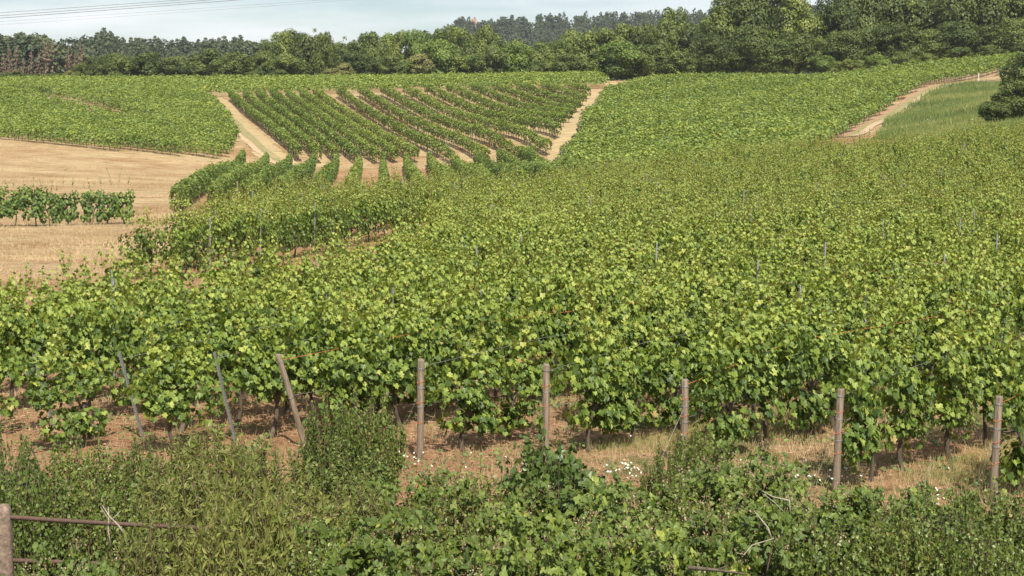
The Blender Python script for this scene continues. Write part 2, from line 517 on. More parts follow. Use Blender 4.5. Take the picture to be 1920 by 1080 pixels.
green = np.where(GY < 26, np.maximum(green, .18 + .62 * np.clip((22.5 - GY + .6 * np.sin(GX * 1.7)) / 3, 0, 1)), green)
for nm, ar in (('straw', straw), ('green', green)):
    a = gme.attributes.new(nm, 'FLOAT', 'POINT')
    a.data.foreach_set('value', ar.ravel().astype(np.float32))
tag(link('ground', gme), kind='structure')

def strip(name, line, w0, w1, mat, dz, wob=.25):
    """a track: a sheet laid on the ground along a polyline, between lateral offsets w0 and w1"""
    pts = np.array(line)
    seg = np.hypot(*np.diff(pts, axis=0).T)
    s = np.concatenate([[0], np.cumsum(seg)])
    t = np.arange(0, s[-1], 1.0)
    c = np.stack([np.interp(t, s, pts[:, 0]), np.interp(t, s, pts[:, 1])], -1)
    ker = np.ones(15) / 15
    cp = np.pad(c, ((7, 7), (0, 0)), mode='edge')
    c = np.stack([np.convolve(cp[:, i], ker, 'valid') for i in (0, 1)], -1)
    d = unit(np.gradient(c, axis=0))
    nrm = np.stack([d[:, 1], -d[:, 0]], -1)
    K = 7
    lat = np.linspace(0, 1, K)
    r = np.random.default_rng(len(name))
    e0 = w0 + np.convolve(r.normal(0, wob, len(t) + 4), np.ones(5) / 3, 'valid')
    e1 = w1 + np.convolve(r.normal(0, wob, len(t) + 4), np.ones(5) / 3, 'valid')
    off = e0[:, None] * (1 - lat) + e1[:, None] * lat
    X = c[:, 0:1] + nrm[:, 0:1] * off
    Y = c[:, 1:2] + nrm[:, 1:2] * off
    Z = zg(X, Y) + dz
    i = np.arange(X.size).reshape(X.shape)
    q = np.stack([i[:-1, :-1], i[:-1, 1:], i[1:, 1:], i[1:, :-1]], -1).reshape(-1, 4)
    b = MB(); b.add(np.stack([X, Y, Z], -1), q)
    return tag(link(name, b.mesh(name, [M[mat]], True)), kind='structure')
T_LEFT = world([(392, 180, 288), (400, 186, 284), (425, 212, 264), (462, 250, 235), (500, 285, 214), (530, 304, 206), (600, 312, 200)])
T_MID = world([(1122, 174, 279), (1112, 190, 266), (1098, 215, 245), (1075, 255, 212), (1042, 300, 190), (1015, 330, 165)])
T_RIGHT = world([(1575, 266, 197), (1600, 253, 205), (1655, 224, 224), (1704, 191, 244), (1752, 162, 261), (1790, 154, 268), (1890, 146, 277), (2000, 138, 284)])
strip('dirt_track', T_LEFT, -1.9, 2.2, 'strawtrack', .05)
strip('wheel_rut', T_LEFT, 1.0, 1.7, 'track', .09, .12)
strip('grass_verge', T_LEFT, -.5, .6, 'verge', .085, .15)
strip('straw_track', T_MID, -2.2, 2.3, 'strawtrack', .05)
strip('red_dirt_edge', T_RIGHT, -1.9, -.7, 'reddirt', .05)
strip('track_grass_strip', T_RIGHT, -.9, .3, 'verge', .08, .15)
strip('sandy_track', T_RIGHT, .2, 1.5, 'track', .10, .15)
strip('aisle_path', EPATH, -1.3, 1.3, 'strawtrack', .05)
strip('meadow_strip', world([(1225, 153, 310), (1420, 150, 312)]), -6, 6, 'meadowgreen', .05)

# far hills behind the trees
def hill(name, xs, ys, fz):
    X, Y = np.meshgrid(xs, ys)
    Z = fz(X, Y)
    i = np.arange(X.size).reshape(X.shape)
    q = np.stack([i[:-1, :-1], i[:-1, 1:], i[1:, 1:], i[1:, :-1]], -1).reshape(-1, 4)
    b = MB(); b.add(np.stack([X, Y, Z], -1), q)
    return tag(link(name, b.mesh(name, [M['forestfloor']], True)), kind='structure')
def zl(X, Y):
    r = np.interp(X / Y, [-.5, -.33, -.27, -.245, -.2, -.16, -.12, -.05], [20, 20, 24, 29, 25, 23, 20, 10])
    return 8 + (r - 6) * np.clip((Y - 560) / 290, 0, 1) - 30 * np.clip((Y - 880) / 200, 0, 1)
def zf(X, Y):
    r = np.interp(X / Y, [-.13, -.085, -.055, -.03, .02, .12, .2, .4], [5, 20, 50, 68, 70, 74, 80, 80])
    return 5 + r * np.clip((Y - 950) / 420, 0, 1) - 20 * np.clip((Y - 1420) / 300, 0, 1)
hill('wooded_ridge', np.linspace(-520, 0, 60), np.linspace(520, 1080, 40), zl)
hill('far_hill', np.linspace(-300, 760, 70), np.linspace(930, 1750, 40), zf)

# ------------------------------------------------------------------ grapevines
def vine_meshes(seed, nleaf=720, tpl=GRAPE, size=(.068, .128), thick=.27, shoots=9):
    """foliage with canes, and a trunk; the row runs along local x"""
    r = np.random.default_rng(seed)
    fol = MB()
    H0, H1 = (.42 if seed % 2 else .20) + r.uniform(-.08, .12), 2.02 + r.uniform(-.12, .1)
    n = nleaf
    # irregular clumps hung along the wires
    k = 14
    cx = r.uniform(-.60, .60, k); cz = r.uniform(H0 + .2, H1 - .12, k); cy = r.normal(0, .085, k)
    rr = r.uniform(.17, .34, k)
    w = r.integers(0, k, n)
    d = sph(n, r)
    rad = rr[w] * r.uniform(.65, 1.08, n)
    p = np.stack([cx[w] + d[:, 0] * rad * 1.1, cy[w] + d[:, 1] * rad * (thick / .27), cz[w] + d[:, 2] * rad], -1)
    p[:, 2] = np.maximum(p[:, 2], H0 - .12 + r.uniform(0, .25, n))
    side = np.sign(p[:, 1] + r.normal(0, .06, n))
    nr = np.stack([r.normal(0, .45, n), side * r.uniform(.35, 1.0, n), r.uniform(.05, .95, n)], -1) + d * .35
    tip = np.stack([r.normal(0, .5, n), side * .35, -np.ones(n)], -1)
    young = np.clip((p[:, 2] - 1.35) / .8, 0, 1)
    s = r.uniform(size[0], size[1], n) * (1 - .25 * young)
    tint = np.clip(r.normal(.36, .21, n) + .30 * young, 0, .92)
    tint[r.random(n) < .006] = 1.0
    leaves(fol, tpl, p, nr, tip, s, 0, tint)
    # upright shoots above the top wire, with small young leaves
    for j in range(shoots):
        x0 = r.uniform(-.6, .6); y0 = r.normal(0, .10); L_ = r.uniform(.2, .75) * (1.3 if r.random() < .15 else 1)
        lean = r.normal(0, .18, 2)
        t = np.linspace(0, 1, 5)
        pts = np.stack([x0 + lean[0] * L_ * t + .06 * t * t * r.normal(), y0 + lean[1] * L_ * t, H1 - .15 + L_ * t], -1)
        tube(fol, pts, np.linspace(.006, .003, 5), 3, 1, cap=False)
        m = int(5 + 10 * L_)
        tt = r.uniform(.1, 1, m)
        pp = np.stack([np.interp(tt, t, pts[:, i]) for i in range(3)], -1) + r.normal(0, .02, (m, 3))
        dd = sph(m, r); dd[:, 2] = np.abs(dd[:, 2]) * .6
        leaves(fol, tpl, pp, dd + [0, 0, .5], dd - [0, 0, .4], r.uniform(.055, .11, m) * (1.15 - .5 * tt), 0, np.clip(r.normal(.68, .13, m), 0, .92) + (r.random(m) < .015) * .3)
    # hanging canes at the bottom
    for j in range(3):
        x0 = r.uniform(-.5, .5)
        pts = np.array([[x0, 0, .95], [x0 + r.normal(0, .1), r.normal(0, .15), .8], [x0 + r.normal(0, .15), r.normal(0, .2), .62]])
        tube(fol, pts, .005, 3, 1, cap=False)
    tr = MB()
    b = r.normal(0, .07, 2)
    t = np.linspace(0, 1, 7)
    tp = np.stack([.12 * r.normal() * t + .05 * np.sin(t * 5 + r.uniform(0, 6)) + b[0] * 1.6 * t, .05 * np.sin(t * 4 + r.uniform(0, 6)), -.1 + t * (.1 + .9)], -1)
    tube(tr, tp, np.array([.056, .044, .036, .038, .031, .038, .042]) * r.uniform(.85, 1.15), 7)
    for sg in (-1, 1):
        arm = np.array([tp[-2], tp[-1] + [sg * .12, 0, .06], [tp[-1][0] + sg * .42, r.normal(0, .03), .98 + r.normal(0, .03)]])
        tube(tr, arm, [.03, .02, .012], 5)
    return fol, tr
NV = 8
VINE = []
for i in range(NV):
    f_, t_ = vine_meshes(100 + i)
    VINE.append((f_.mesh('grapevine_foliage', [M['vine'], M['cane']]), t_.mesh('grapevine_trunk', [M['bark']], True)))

TH = math.radians(44.0)
DX, DY = math.sin(TH), math.cos(TH)          # along the rows
CX, CY = math.cos(TH), -math.sin(TH)         # across the rows
def gd(px, py, D):
    p = P(px, py, D); return p[0], p[1]
POSTS = [  # px, base y, D, top px, top y, kind, description
 (100, 803, 29.2, 62, 665, 'steel', 'leftmost grey steel end post leaning left in the front row of posts'),
 (267, 822, 28.3, 222, 662, 'steel', 'second leaning grey steel end post from the left'),
 (440, 830, 27.9, 400, 660, 'steel', 'third leaning grey steel end post, nearest to the leaning wooden one'),
 (572, 815, 27.6, 521, 664, 'wood', 'round wooden end post leaning left behind the dark thorn bush'),
 (787, 866, 26.4, 790, 674, 'wood', 'upright wooden end post with orange twine right of the dark thorn bush'),
 (1022, 862, 26.3, 1025, 683, 'wood', 'upright wooden end post rising behind the glossy dogwood bush'),
 (1283, 872, 25.9, 1285, 711, 'wood', 'shorter wooden end post with red twine above the bramble thicket'),
 (1567, 925, 24.1, 1576, 729, 'wood', 'tall wooden end post standing in front of the bushy right vines'),
 (1861, 945, 23.4, 1874, 743, 'wood', 'rightmost wooden end post bound with red twine and stay wires'),
]
ROWNAMES = ['first steel post', 'second steel post', 'third steel post', 'leaning wooden post', 'post beside the dark thorn bush',
            'post behind the dogwood', 'short wooden post', 'tall wooden post', 'rightmost wooden post']
rows_c = []
for i, p in enumerate(POSTS):
    x, y = gd(*p[:3])
    rows_c.append((x * CX + y * CY, x * DX + y * DY, ROWNAMES[i]))
cs = [r[0] for r in rows_c]
c = min(cs)
extra = []
while c > -84:
    c -= 1.95
    extra.append(c)
GAP = [(-40, 37.5), (-12, 38.8), (-6.3, 43), (-4.2, 50), (-3.4, 62), (-3.4, 82), (-5, 82), (-9.5, 64), (-13, 57), (-40, 56)]
def xline(y):
    return -9.5 + (y - 64) * .25
def ordw(n):
    w = ['first', 'second', 'third', 'fourth', 'fifth', 'sixth', 'seventh', 'eighth', 'ninth', 'tenth', 'eleventh', 'twelfth', 'thirteenth', 'fourteenth', 'fifteenth',
         'sixteenth', 'seventeenth', 'eighteenth', 'nineteenth', 'twentieth']
    if n <= 20: return w[n - 1]
    t = {2: 'twenty', 3: 'thirty', 4: 'forty', 5: 'fifty', 6: 'sixty', 7: 'seventy', 8: 'eighty', 9: 'ninety'}
    if n >= 100: return 'hundred and ' + ordw(n - 100) if n > 100 else 'hundredth'
    if n % 10 == 0: return {3: 'thirtieth', 4: 'fortieth', 5: 'fiftieth', 6: 'sixtieth', 7: 'seventieth', 8: 'eightieth', 9: 'ninetieth'}[n // 10]
    return t[n // 10] + '-' + w[n % 10 - 1]
vines = []     # (x, y, row index, order along row)
stakes = []
r = np.random.default_rng(11)
rowdefs = [(cc, t0, nm) for cc, t0, nm in rows_c] + [(cc, None, None) for cc in extra]
for ri, (cc, t0, nm) in enumerate(rowdefs):
    if t0 is None:
        t0 = (-15.5 - .3 * (ri % 3) - cc * CX) / DX
    order = 0
    t = t0 + ((-1.25 if ri < 3 else 1.0) if nm else .3)
    first = True
    while True:
        x, y = cc * CX + t * DX, cc * CY + t * DY
        yend = np.interp(x, [-14, 0, 10, 20, 40], [93, 106, 117, 122, 124])
        if y > yend or x / y > .345:
            break
        ok = not bool(inside(np.array(x), np.array(y), GAP)) and not (y > 55 and x < xline(y) + 1.6)
        if ok and r.random() > .03:
            order += 1
            vines.append((x + r.normal(0, .04), y + r.normal(0, .04), ri, order, TH))
            if order % 5 == 3 and not (nm and order < 4):
                stakes.append((x + .55 * DX, y + .55 * DY, ri))
        t += 1.18 + r.normal(0, .05) + (.85 if ri < 3 and t < t0 - .5 else 0)
    rowdefs[ri] = (cc, t0, nm)
# the corner of the field beyond the bare gap, planted along another line
for k in range(7):
    TB = math.atan(.25)
    d_ = (math.sin(TB), math.cos(TB)); n_ = (d_[1], -d_[0])
    base = (-9.5 - n_[0] * 1.95 * k, 64 - n_[1] * 1.95 * k)
    t = -8.0 + r.uniform(0, .5)
    while t < 40:
        x, y = base[0] + d_[0] * t, base[1] + d_[1] * t
        t += 1.15 + r.normal(0, .05)
        if x < -13.4 - (y - 57) * .01 or y > np.interp(x, [-14, 0], [93, 106]):
            continue
        vines.append((x + r.normal(0, .04), y + r.normal(0, .04), 1000 + k, 0, TB))
        if r.random() < .18:
            stakes.append((x + .3, y + .5, 1000 + k))
vines.sort(key=lambda v: v[0] ** 2 + v[1] ** 2 + (1e6 if PX(v[0], v[1], 1.2)[0] < -90 or PX(v[0], v[1], 1.2)[0] > 2010 else 0))
NEAR = 276
seen_extra = {}
vr = np.random.default_rng(21)
for (x, y, ri, order, ta) in vines[:NEAR]:
    v = int(vr.integers(0, NV))
    if order <= 5 and v % 2 and x > -2:
        v -= 1
    root = link('grapevine', None, None, (x, y, z1(x, y)), math.pi / 2 - ta + (math.pi if vr.random() < .5 else 0) + vr.normal(0, .06),
                (1.0, vr.uniform(.85, 1.2), vr.uniform(.86, 1.13)))
    root.empty_display_size = .3
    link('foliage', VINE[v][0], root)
    link('trunk', VINE[v][1], root)
    nm = rowdefs[ri][2] if ri < 1000 else None
    if nm:
        lb = f'{ordw(order)} leafy grapevine along the row that starts at the {nm}'
    else:
        kk = ri - len(POSTS) + 1
        lb = f'{ordw(order)} leafy grapevine along the {ordw(kk)} row left of the first steel post row'
    tag(root, lb, 'grapevine', 'grapevines in the near vineyard')
# the vines farther back in the same field: one object
rest = vines[NEAR:]
far_mb = MB()
def stamp(dst, src, xs, ys, zs, rots, scl, dm=0):
    """copies of a mesh builder's shapes into another"""
    V = np.concatenate(src.v)
    ca, sa = np.cos(rots)[:, None], np.sin(rots)[:, None]
    vx = V[None, :, 0] * scl[:, None]; vy = V[None, :, 1] * scl[:, None]; vz = V[None, :, 2] * scl[:, None]
    W_ = np.stack([xs[:, None] + ca * vx - sa * vy, ys[:, None] + sa * vx + ca * vy, zs[:, None] + vz], -1)
    off = (np.arange(len(xs)) * len(V))
    for f, m_, t_ in zip(src.f, src.m, src.t):
        n = len(xs)
        ff = (off[:, None, None] + f[None]).reshape(-1, f.shape[1])
        dst.f.append(ff + dst.n); dst.m.append(np.tile(m_ + dm, n)); dst.t.append(np.clip(np.tile(t_, n) + np.repeat(np.random.default_rng(5).normal(0, .05, n), len(t_)), 0, 1))
    dst.v.append(W_.reshape(-1, 3)); dst.n += len(xs) * len(V)
LOD = [(0, 58, 420, PENTA, (.095, .16)), (58, 80, 330, QUAD, (.11, .185)), (80, 400, 250, QUAD, (.13, .215))]
for (d0, d1, nl, tp_, sz_) in LOD:
    for i in range(6):
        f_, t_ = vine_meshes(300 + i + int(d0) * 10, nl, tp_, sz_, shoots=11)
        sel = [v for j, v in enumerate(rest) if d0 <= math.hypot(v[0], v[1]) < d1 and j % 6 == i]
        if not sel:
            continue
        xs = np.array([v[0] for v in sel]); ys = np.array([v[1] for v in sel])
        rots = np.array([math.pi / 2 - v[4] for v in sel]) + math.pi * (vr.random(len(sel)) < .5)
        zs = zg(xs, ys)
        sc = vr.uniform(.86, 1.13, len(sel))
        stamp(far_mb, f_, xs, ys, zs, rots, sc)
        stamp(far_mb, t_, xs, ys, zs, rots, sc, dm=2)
tag(link('grapevines', far_mb.mesh('grapevines', [M['vine'], M['cane'], M['bark']])),
    'dense green mass of farther grapevines filling the middle of the vineyard', 'grapevines', 'grapevines in the near vineyard', 'stuff')

# ---- end posts, stays and wires of the front rows
def round_post(h, r0, rng):
    b = MB()
    zz = np.array([-.15, 0, h * .25, h * .5, h * .75, h - .02, h])
    pts = np.stack([rng.normal(0, .004, 7), rng.normal(0, .004, 7), zz], -1)
    tube(b, pts, r0 * np.array([1.04, 1.02, 1.0, .98, 1.0, .97, .86]), 12)
    return b
pr = np.random.default_rng(31)
for i, (px, py, D, tx, ty, kind, desc) in enumerate(POSTS):
    x, y = gd(px, py, D)
    z = z1(x, y)
    # keep the lean in the frame plane and a little away from the row
    lean = (tx - px) / F_PX * D
    top = P(tx, ty, D + (-.15 if kind == 'wood' and abs(tx - px) > 30 else .12 if kind == 'steel' else 0.0))
    h = top[2] - z
    root = link('vineyard_post' if kind == 'wood' else 'steel_post', None, None, (x, y, z))
    tag(root, desc, 'post', 'end posts along the front of the vineyard')
    v = Vector((top[0] - x, top[1] - y, h))
    root.rotation_euler = v.to_track_quat('Z', 'Y').to_euler()
    h = v.length
    if kind == 'wood':
        r0 = .057 if i != 3 else .05
        link('shaft', round_post(h, r0, pr).mesh('shaft', [M['wood']], True), root)
        for q_ in range(3):
            b = MB(); zc = h * (.95 - .2 * q_) - pr.uniform(.02, .1)
            a = np.linspace(0, 2 * math.pi, 13)
            for tw in range(2):
                ring = np.stack([np.cos(a) * (r0 + .004), np.sin(a) * (r0 + .004), zc + .012 * tw + .01 * np.sin(a + q_)], -1)
                tube(b, ring, .0035, 4, cap=False)
            link('wire_tie', b.mesh('wire_tie', [M['wire']]), root)
        if i >= 4:
            for q_ in range(3):
                b = MB()
                zc = h * (.78 - .2 * q_)
                a = np.linspace(0, 2 * math.pi, 11)
                ring = np.stack([np.cos(a) * (r0 + .006), np.sin(a) * (r0 + .006), zc + .02 * np.sin(2 * a)], -1)
                tube(b, ring, .005, 4, cap=False)
                e = np.array([[r0 + .004, -.01, zc], [r0 + .06, -.02, zc + .03], [r0 + .05, -.05, zc - .08 - .06 * pr.random()]])
                tube(b, e, .004, 4)
                link('twine', b.mesh('twine', [M['twine']]), root)
    else:
        b = MB()  # folded steel channel
        w, d_, th = .05, .035, .006
        prof = np.array([(-w / 2, d_), (-w / 2, 0), (w / 2, 0), (w / 2, d_), (w / 2 - th, d_), (w / 2 - th, th), (-w / 2 + th, th), (-w / 2 + th, d_)])
        zz = [-.1, h]
        V = np.array([(a_, b_, z_) for z_ in zz for a_, b_ in prof])
        n8 = np.arange(8)
        b.add(V, [np.stack([n8, (n8 + 1) % 8, (n8 + 1) % 8 + 8, n8 + 8], -1), (np.arange(8) + 8)[None], np.arange(8)[::-1][None]])
        link('channel', b.mesh('channel', [M['steel']]), root)
        b = MB()
        for zc in (h * .95, h * .6):
            a = np.linspace(0, 2 * math.pi, 9)
            tube(b, np.stack([np.cos(a) * .04, .015 + np.sin(a) * .03, zc + 0 * a], -1), .003, 4, cap=False)
        link('wire_tie', b.mesh('wire_tie', [M['wire']]), root)
    # wires running from the post along its row
    cc, t0, nm = rowdefs[i]
    for q_, fr in enumerate((.93, .55)):
        b = MB()
        s0 = np.array([x, y, z]) + np.array(v) * fr
        pts = [s0]
        for tt in (3, 7, 14, 24):
            X, Y = cc * CX + (t0 + tt) * DX, cc * CY + (t0 + tt) * DY
            pts.append([X, Y, z1(X, Y) + (1.75 if q_ == 0 else .98)])
        tube(b, pts, .0035, 4)
        w = link('trellis_wire', b.mesh('trellis_wire', [M['twine' if (q_ == 0 and i in (3, 6, 8)) else 'wire']]))
        tag(w, f"{'upper' if q_ == 0 else 'lower'} trellis wire strung along the row from the {nm}", 'wire', 'trellis wires of the front rows')
    # stay wire to the ground
    if kind == 'wood' and i >= 4:
        b = MB()
        e = np.array([x - DX * .75, y - DY * .75]); 
        tube(b, [np.array([x, y, z]) + np.array(v) * .7, [e[0], e[1], z1(*e)]], .0025, 4)
        tag(link('stay_wire', b.mesh('stay_wire', [M['wire']])), f'slack stay wire from the {nm} down to the ground', 'wire', 'stay wires of the wooden posts')

# ---- galvanised stakes standing among the vines
b = MB()
tube(b, [(0, 0, -.1), (0, 0, 2.1)], .022, 5)
tube(b, [(-.05, 0, 1.95), (.05, 0, 1.95)], .008, 4)
tube(b, [(-.05, 0, 1.4), (.05, 0, 1.4)], .008, 4)
stake_me = b.mesh('vineyard_stake', [M['stake']])
sr = np.random.default_rng(41)
ns = 0
lb_stakes = []
for (x, y, ri) in stakes:
    px, py = PX(x, y, 2)
    if not (0 < px < 1920) or y > 110 or sr.random() < .62:
        continue
    ns += 1
    o = link('vineyard_stake', stake_me, None, (x, y, z1(x, y)), sr.uniform(0, 3), (1, 1, sr.uniform(.94, 1.08)))
    o.rotation_euler = (sr.normal(0, .025), sr.normal(0, .03), sr.uniform(0, 3))
    lb_stakes.append((y, o))
for i, (y, o) in enumerate(sorted(lb_stakes, key=lambda q: q[0])):
    tag(o, f'{ordw(i + 1)} nearest thin grey metal stake standing among the leafy vines', 'stake', 'metal stakes between the vines')

# ------------------------------------------------------------------ vine rows on the slopes and in the valley
def row_mesh(p0, p1, r, lpm, lsize, half=.33, H0=.55, H1=1.95, plant=1.2, trunks=True, stakes=True):
    """a hedge-like row of trained vines following the ground from p0 to p1"""
    p0, p1 = np.array(p0), np.array(p1)
    Ln = np.linalg.norm(p1 - p0)
    d = (p1 - p0) / Ln
    nx = np.array([d[1], -d[0]])
    b = MB()
    n = max(int(Ln * lpm), 8)
    npl = max(int(Ln / plant), 2)
    ph = r.normal(0, .13, npl); pw = r.uniform(.75, 1.2, npl); pl = r.uniform(-.1, .18, npl)
    thin = r.random(npl) < .02
    s = r.uniform(0, Ln, n)
    w = np.clip((s / plant).astype(int), 0, npl - 1)
    keep = ~(thin[w] & (r.random(n) < .7))
    s, w = s[keep], w[keep]
    n = len(s)
    a = r.uniform(-.55, math.pi + .55, n)
    c_, s_ = np.cos(a), np.sin(a)
    top = H1 + ph[w]
    bot = H0 + pl[w]
    cen, hh = (top + bot) / 2, (top - bot) / 2
    taper = np.cos((s / plant - w - .5) * math.pi * .55)
    rr = r.uniform(.72, 1.06, n)
    off = np.sign(c_) * np.abs(c_) ** .7 * half * pw[w] * rr * (.7 + .3 * taper)
    zz = cen + np.sign(s_) * np.abs(s_) ** .7 * hh * rr * (.88 + .12 * taper)
    up = (r.random(n) < .07)
    zz = zz + up * r.uniform(.05, .38, n)
    off = np.where(up, off * .4, off)
    X = p0[0] + d[0] * s + nx[0] * off
    Y = p0[1] + d[1] * s + nx[1] * off
    pos = np.stack([X, Y, zg(X, Y) + zz], -1)
    nr = np.stack([nx[0] * c_, nx[1] * c_, s_ + .35], -1) + r.normal(0, .5, (n, 3))
    tip = r.normal(0, .6, (n, 3)) - [0, 0, .8]
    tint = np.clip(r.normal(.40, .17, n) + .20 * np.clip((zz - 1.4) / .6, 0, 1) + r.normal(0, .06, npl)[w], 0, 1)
    leaves(b, QUAD, pos, nr, tip, r.uniform(lsize * .75, lsize * 1.25, n), 0, tint)
    if trunks:
        for k in range(npl):
            t = (k + .5) * plant + r.normal(0, .1)
            x, y = p0 + d * min(t, Ln)
            z = z1(x, y)
            tube(b, [(x, y, z - .05), (x + r.normal(0, .05), y, z + .45), (x + r.normal(0, .08), y, z + .9)], .035, 4, 1, cap=False)
        for k in range(0, npl if stakes else 0, 5):
            x, y = p0 + d * (k * plant)
            z = z1(x, y)
            tube(b, [(x, y, z - .05), (x, y, z + 2.0)], .03, 4, 2, cap=False)
    return b
def clip_rows(poly, ang, spacing, avoid=None, clear=0, jit=.0, spac2=None, rng=RNG, minlen=4):
    """straight rows at a compass angle clipped to a polygon; gaps along 'avoid'"""
    poly = [np.asarray(p) for p in poly]
    d = np.array([math.sin(ang), math.cos(ang)]); n = np.array([d[1], -d[0]])
    cc = [p @ n for p in poly]; tt = [p @ d for p in poly]
    c = min(cc) + spacing * .4
    outp = []
    while c < max(cc):
        t = np.arange(min(tt), max(tt), .4)
        X = n[0] * c + d[0] * t; Y = n[1] * c + d[1] * t
        ok = inside(X, Y, poly)
        if avoid is not None:
            ok &= seg_dist(X, Y, avoid) > clear
        i = 0
        while i < len(t):
            if ok[i]:
                j = i
                while j + 1 < len(t) and ok[j + 1]:
                    j += 1
                if t[j] - t[i] > minlen:
                    a0, a1 = t[i] + rng.uniform(0, jit), t[j] - rng.uniform(0, jit)
                    outp.append((n * c + d * a0, n * c + d * a1))
                i = j + 1
            else:
                i += 1
        c += spacing if spac2 is None else spac2(c)
    return outp
fr = np.random.default_rng(51)
def field(rows, text, group, lpm, lsize, mat='vine_slope', **kw):
    for i, (a, b_) in enumerate(rows):
        m_ = row_mesh(a, b_, fr, lpm, lsize, **kw)
        o = link('vine_row', m_.mesh('vine_row', [M[mat], M['bark'], M['stake']]))
        tag(o, text.format(ordw(i + 1)), 'vine row', group)
# valley rows that run down towards the dip
rowsB = []
for i in range(13):
    a = P(326 + 66 * i, 405, 107)[:2]; b_ = P(457 + 43.5 * i, 302, 203)[:2]
    if i in (0, 1):
        a = a + (b_ - a) * (.0 if i == 0 else .02)
    rowsB.append((a, b_))
field(rowsB, '{} long trimmed vine row from the left running down into the valley dip', 'vine rows running down into the dip', 140, .20, half=.30, H0=.12, H1=1.9, trunks=True, stakes=False, mat='vine_deep')
# striped slope with bare aisles
polyD = world([(418, 188, 282), (436, 208, 268), (473, 246, 238), (508, 278, 219), (545, 304, 207), (640, 307, 206), (800, 307, 204), (960, 309, 200), (1015, 306, 194), (1036, 285, 199),
               (1050, 262, 208), (1075, 230, 231), (1093, 208, 250), (1109, 186, 268), (1114, 172, 280), (850, 174, 284), (640, 181, 281)])
dirD = math.atan2(.281, -.96)
nD = np.array([math.cos(dirD), -math.sin(dirD)])
cD = [np.asarray(p) @ nD for p in polyD]
c_dense = np.asarray(world([(592, 182, 281)])[0]) @ nD
def sp_d(c):
    # the rows on the left of the field stand close together
    return 2.3 if (c - c_dense) * 1 > 0 else 3.75
rowsD = clip_rows(polyD, dirD, 2.2, jit=1.5, spac2=sp_d, rng=fr)
field(rowsD[::-1], '{} vine row from the left on the striped facing slope', 'vine rows on the striped facing slope', 120, .25, half=.36, H0=.4, H1=2.0)
# left slope
polyE = world([(-170, 256, 222), (0, 264, 213), (130, 281, 208), (300, 295, 205), (430, 297, 205), (454, 268, 222), (440, 240, 243), (414, 208, 268), (393, 186, 284), (394, 178, 289), (0, 178, 291), (-170, 178, 291)])
rowsE = clip_rows(polyE, math.atan2(.9, -.43), 2.25, EPATH, 2.5, .6, rng=fr)
rowsE.sort(key=lambda ab: ab[0][1] + ab[1][1])
field(rowsE, '{} vine row counted up from the dry meadow on the left slope', 'vine rows on the left slope', 84, .27, half=.42, H0=.2)
# plateau band along the crest
yF = [286.5 + 2.6 * i for i in range(15)]
rowsF = [(np.array([-125 - .2 * i, y_ + 3.0]), np.array([17 - .1 * i, y_ - 1.0])) for i, y_ in enumerate(yF)]
field(rowsF, '{} vine row from the front of the band along the crest below the treeline', 'vine rows along the crest', 42, .33, trunks=False)
# right slope
polyC = world([(1052, 303, 187), (1076, 268, 204), (1098, 232, 232), (1117, 205, 255), (1138, 181, 274), (1235, 166, 292), (1400, 166, 295), (1480, 162, 299), (1700, 136, 300), (2010, 108, 302), (2010, 133, 288),
               (1880, 141, 282), (1785, 150, 272), (1742, 159, 264), (1692, 190, 246), (1642, 224, 226), (1592, 254, 205), (1545, 275, 165), (1400, 290, 150), (1200, 320, 148), (1040, 335, 160)])
rowsC = clip_rows(polyC, math.radians(43), 2.2, None, 0, .6, rng=fr)
field(rowsC, '{} vine row from the left on the broad right slope', 'vine rows on the broad right slope', 74, .30, half=.45, trunks=True)

# the lone row of vines standing in the dry meadow: single vines
LR = np.random.default_rng(61)
lone = []
a, b_ = P(-170, 428, 89.5)[:2], P(252, 419, 92.5)[:2]
Ln = np.linalg.norm(b_ - a)
t = 0.0
while t < Ln:
    lone.append(a + (b_ - a) * t / Ln); t += (1.9 if abs(Ln - t - 2.9) < .5 else .98) + LR.normal(0, .1)
LV = []
for i in range(5):
    f_, t_ = vine_meshes(700 + i, 560, PENTA, (.10, .19), thick=.32, shoots=4)
    LV.append((f_.mesh('meadow_vine_foliage', [M['vine_deep'], M['cane']]), t_.mesh('meadow_vine_trunk', [M['bark']], True)))
ang = math.atan2(b_[1] - a[1], b_[0] - a[0])
for i, p in enumerate(lone):
    k = int(LR.integers(0, 5))
    o = link('grapevine', None, None, (p[0], p[1], z1(*p)), ang + (math.pi if LR.random() < .5 else 0), (1.0 if i < len(lone) - 5 else .8, 1.0, LR.uniform(1.05, 1.32)))
    link('foliage', LV[k][0], o); link('trunk', LV[k][1], o)
    tag(o, f'{ordw(len(lone) - i)} grapevine from the right end of the lone row in the dry meadow', 'grapevine', 'grapevines of the lone meadow row')

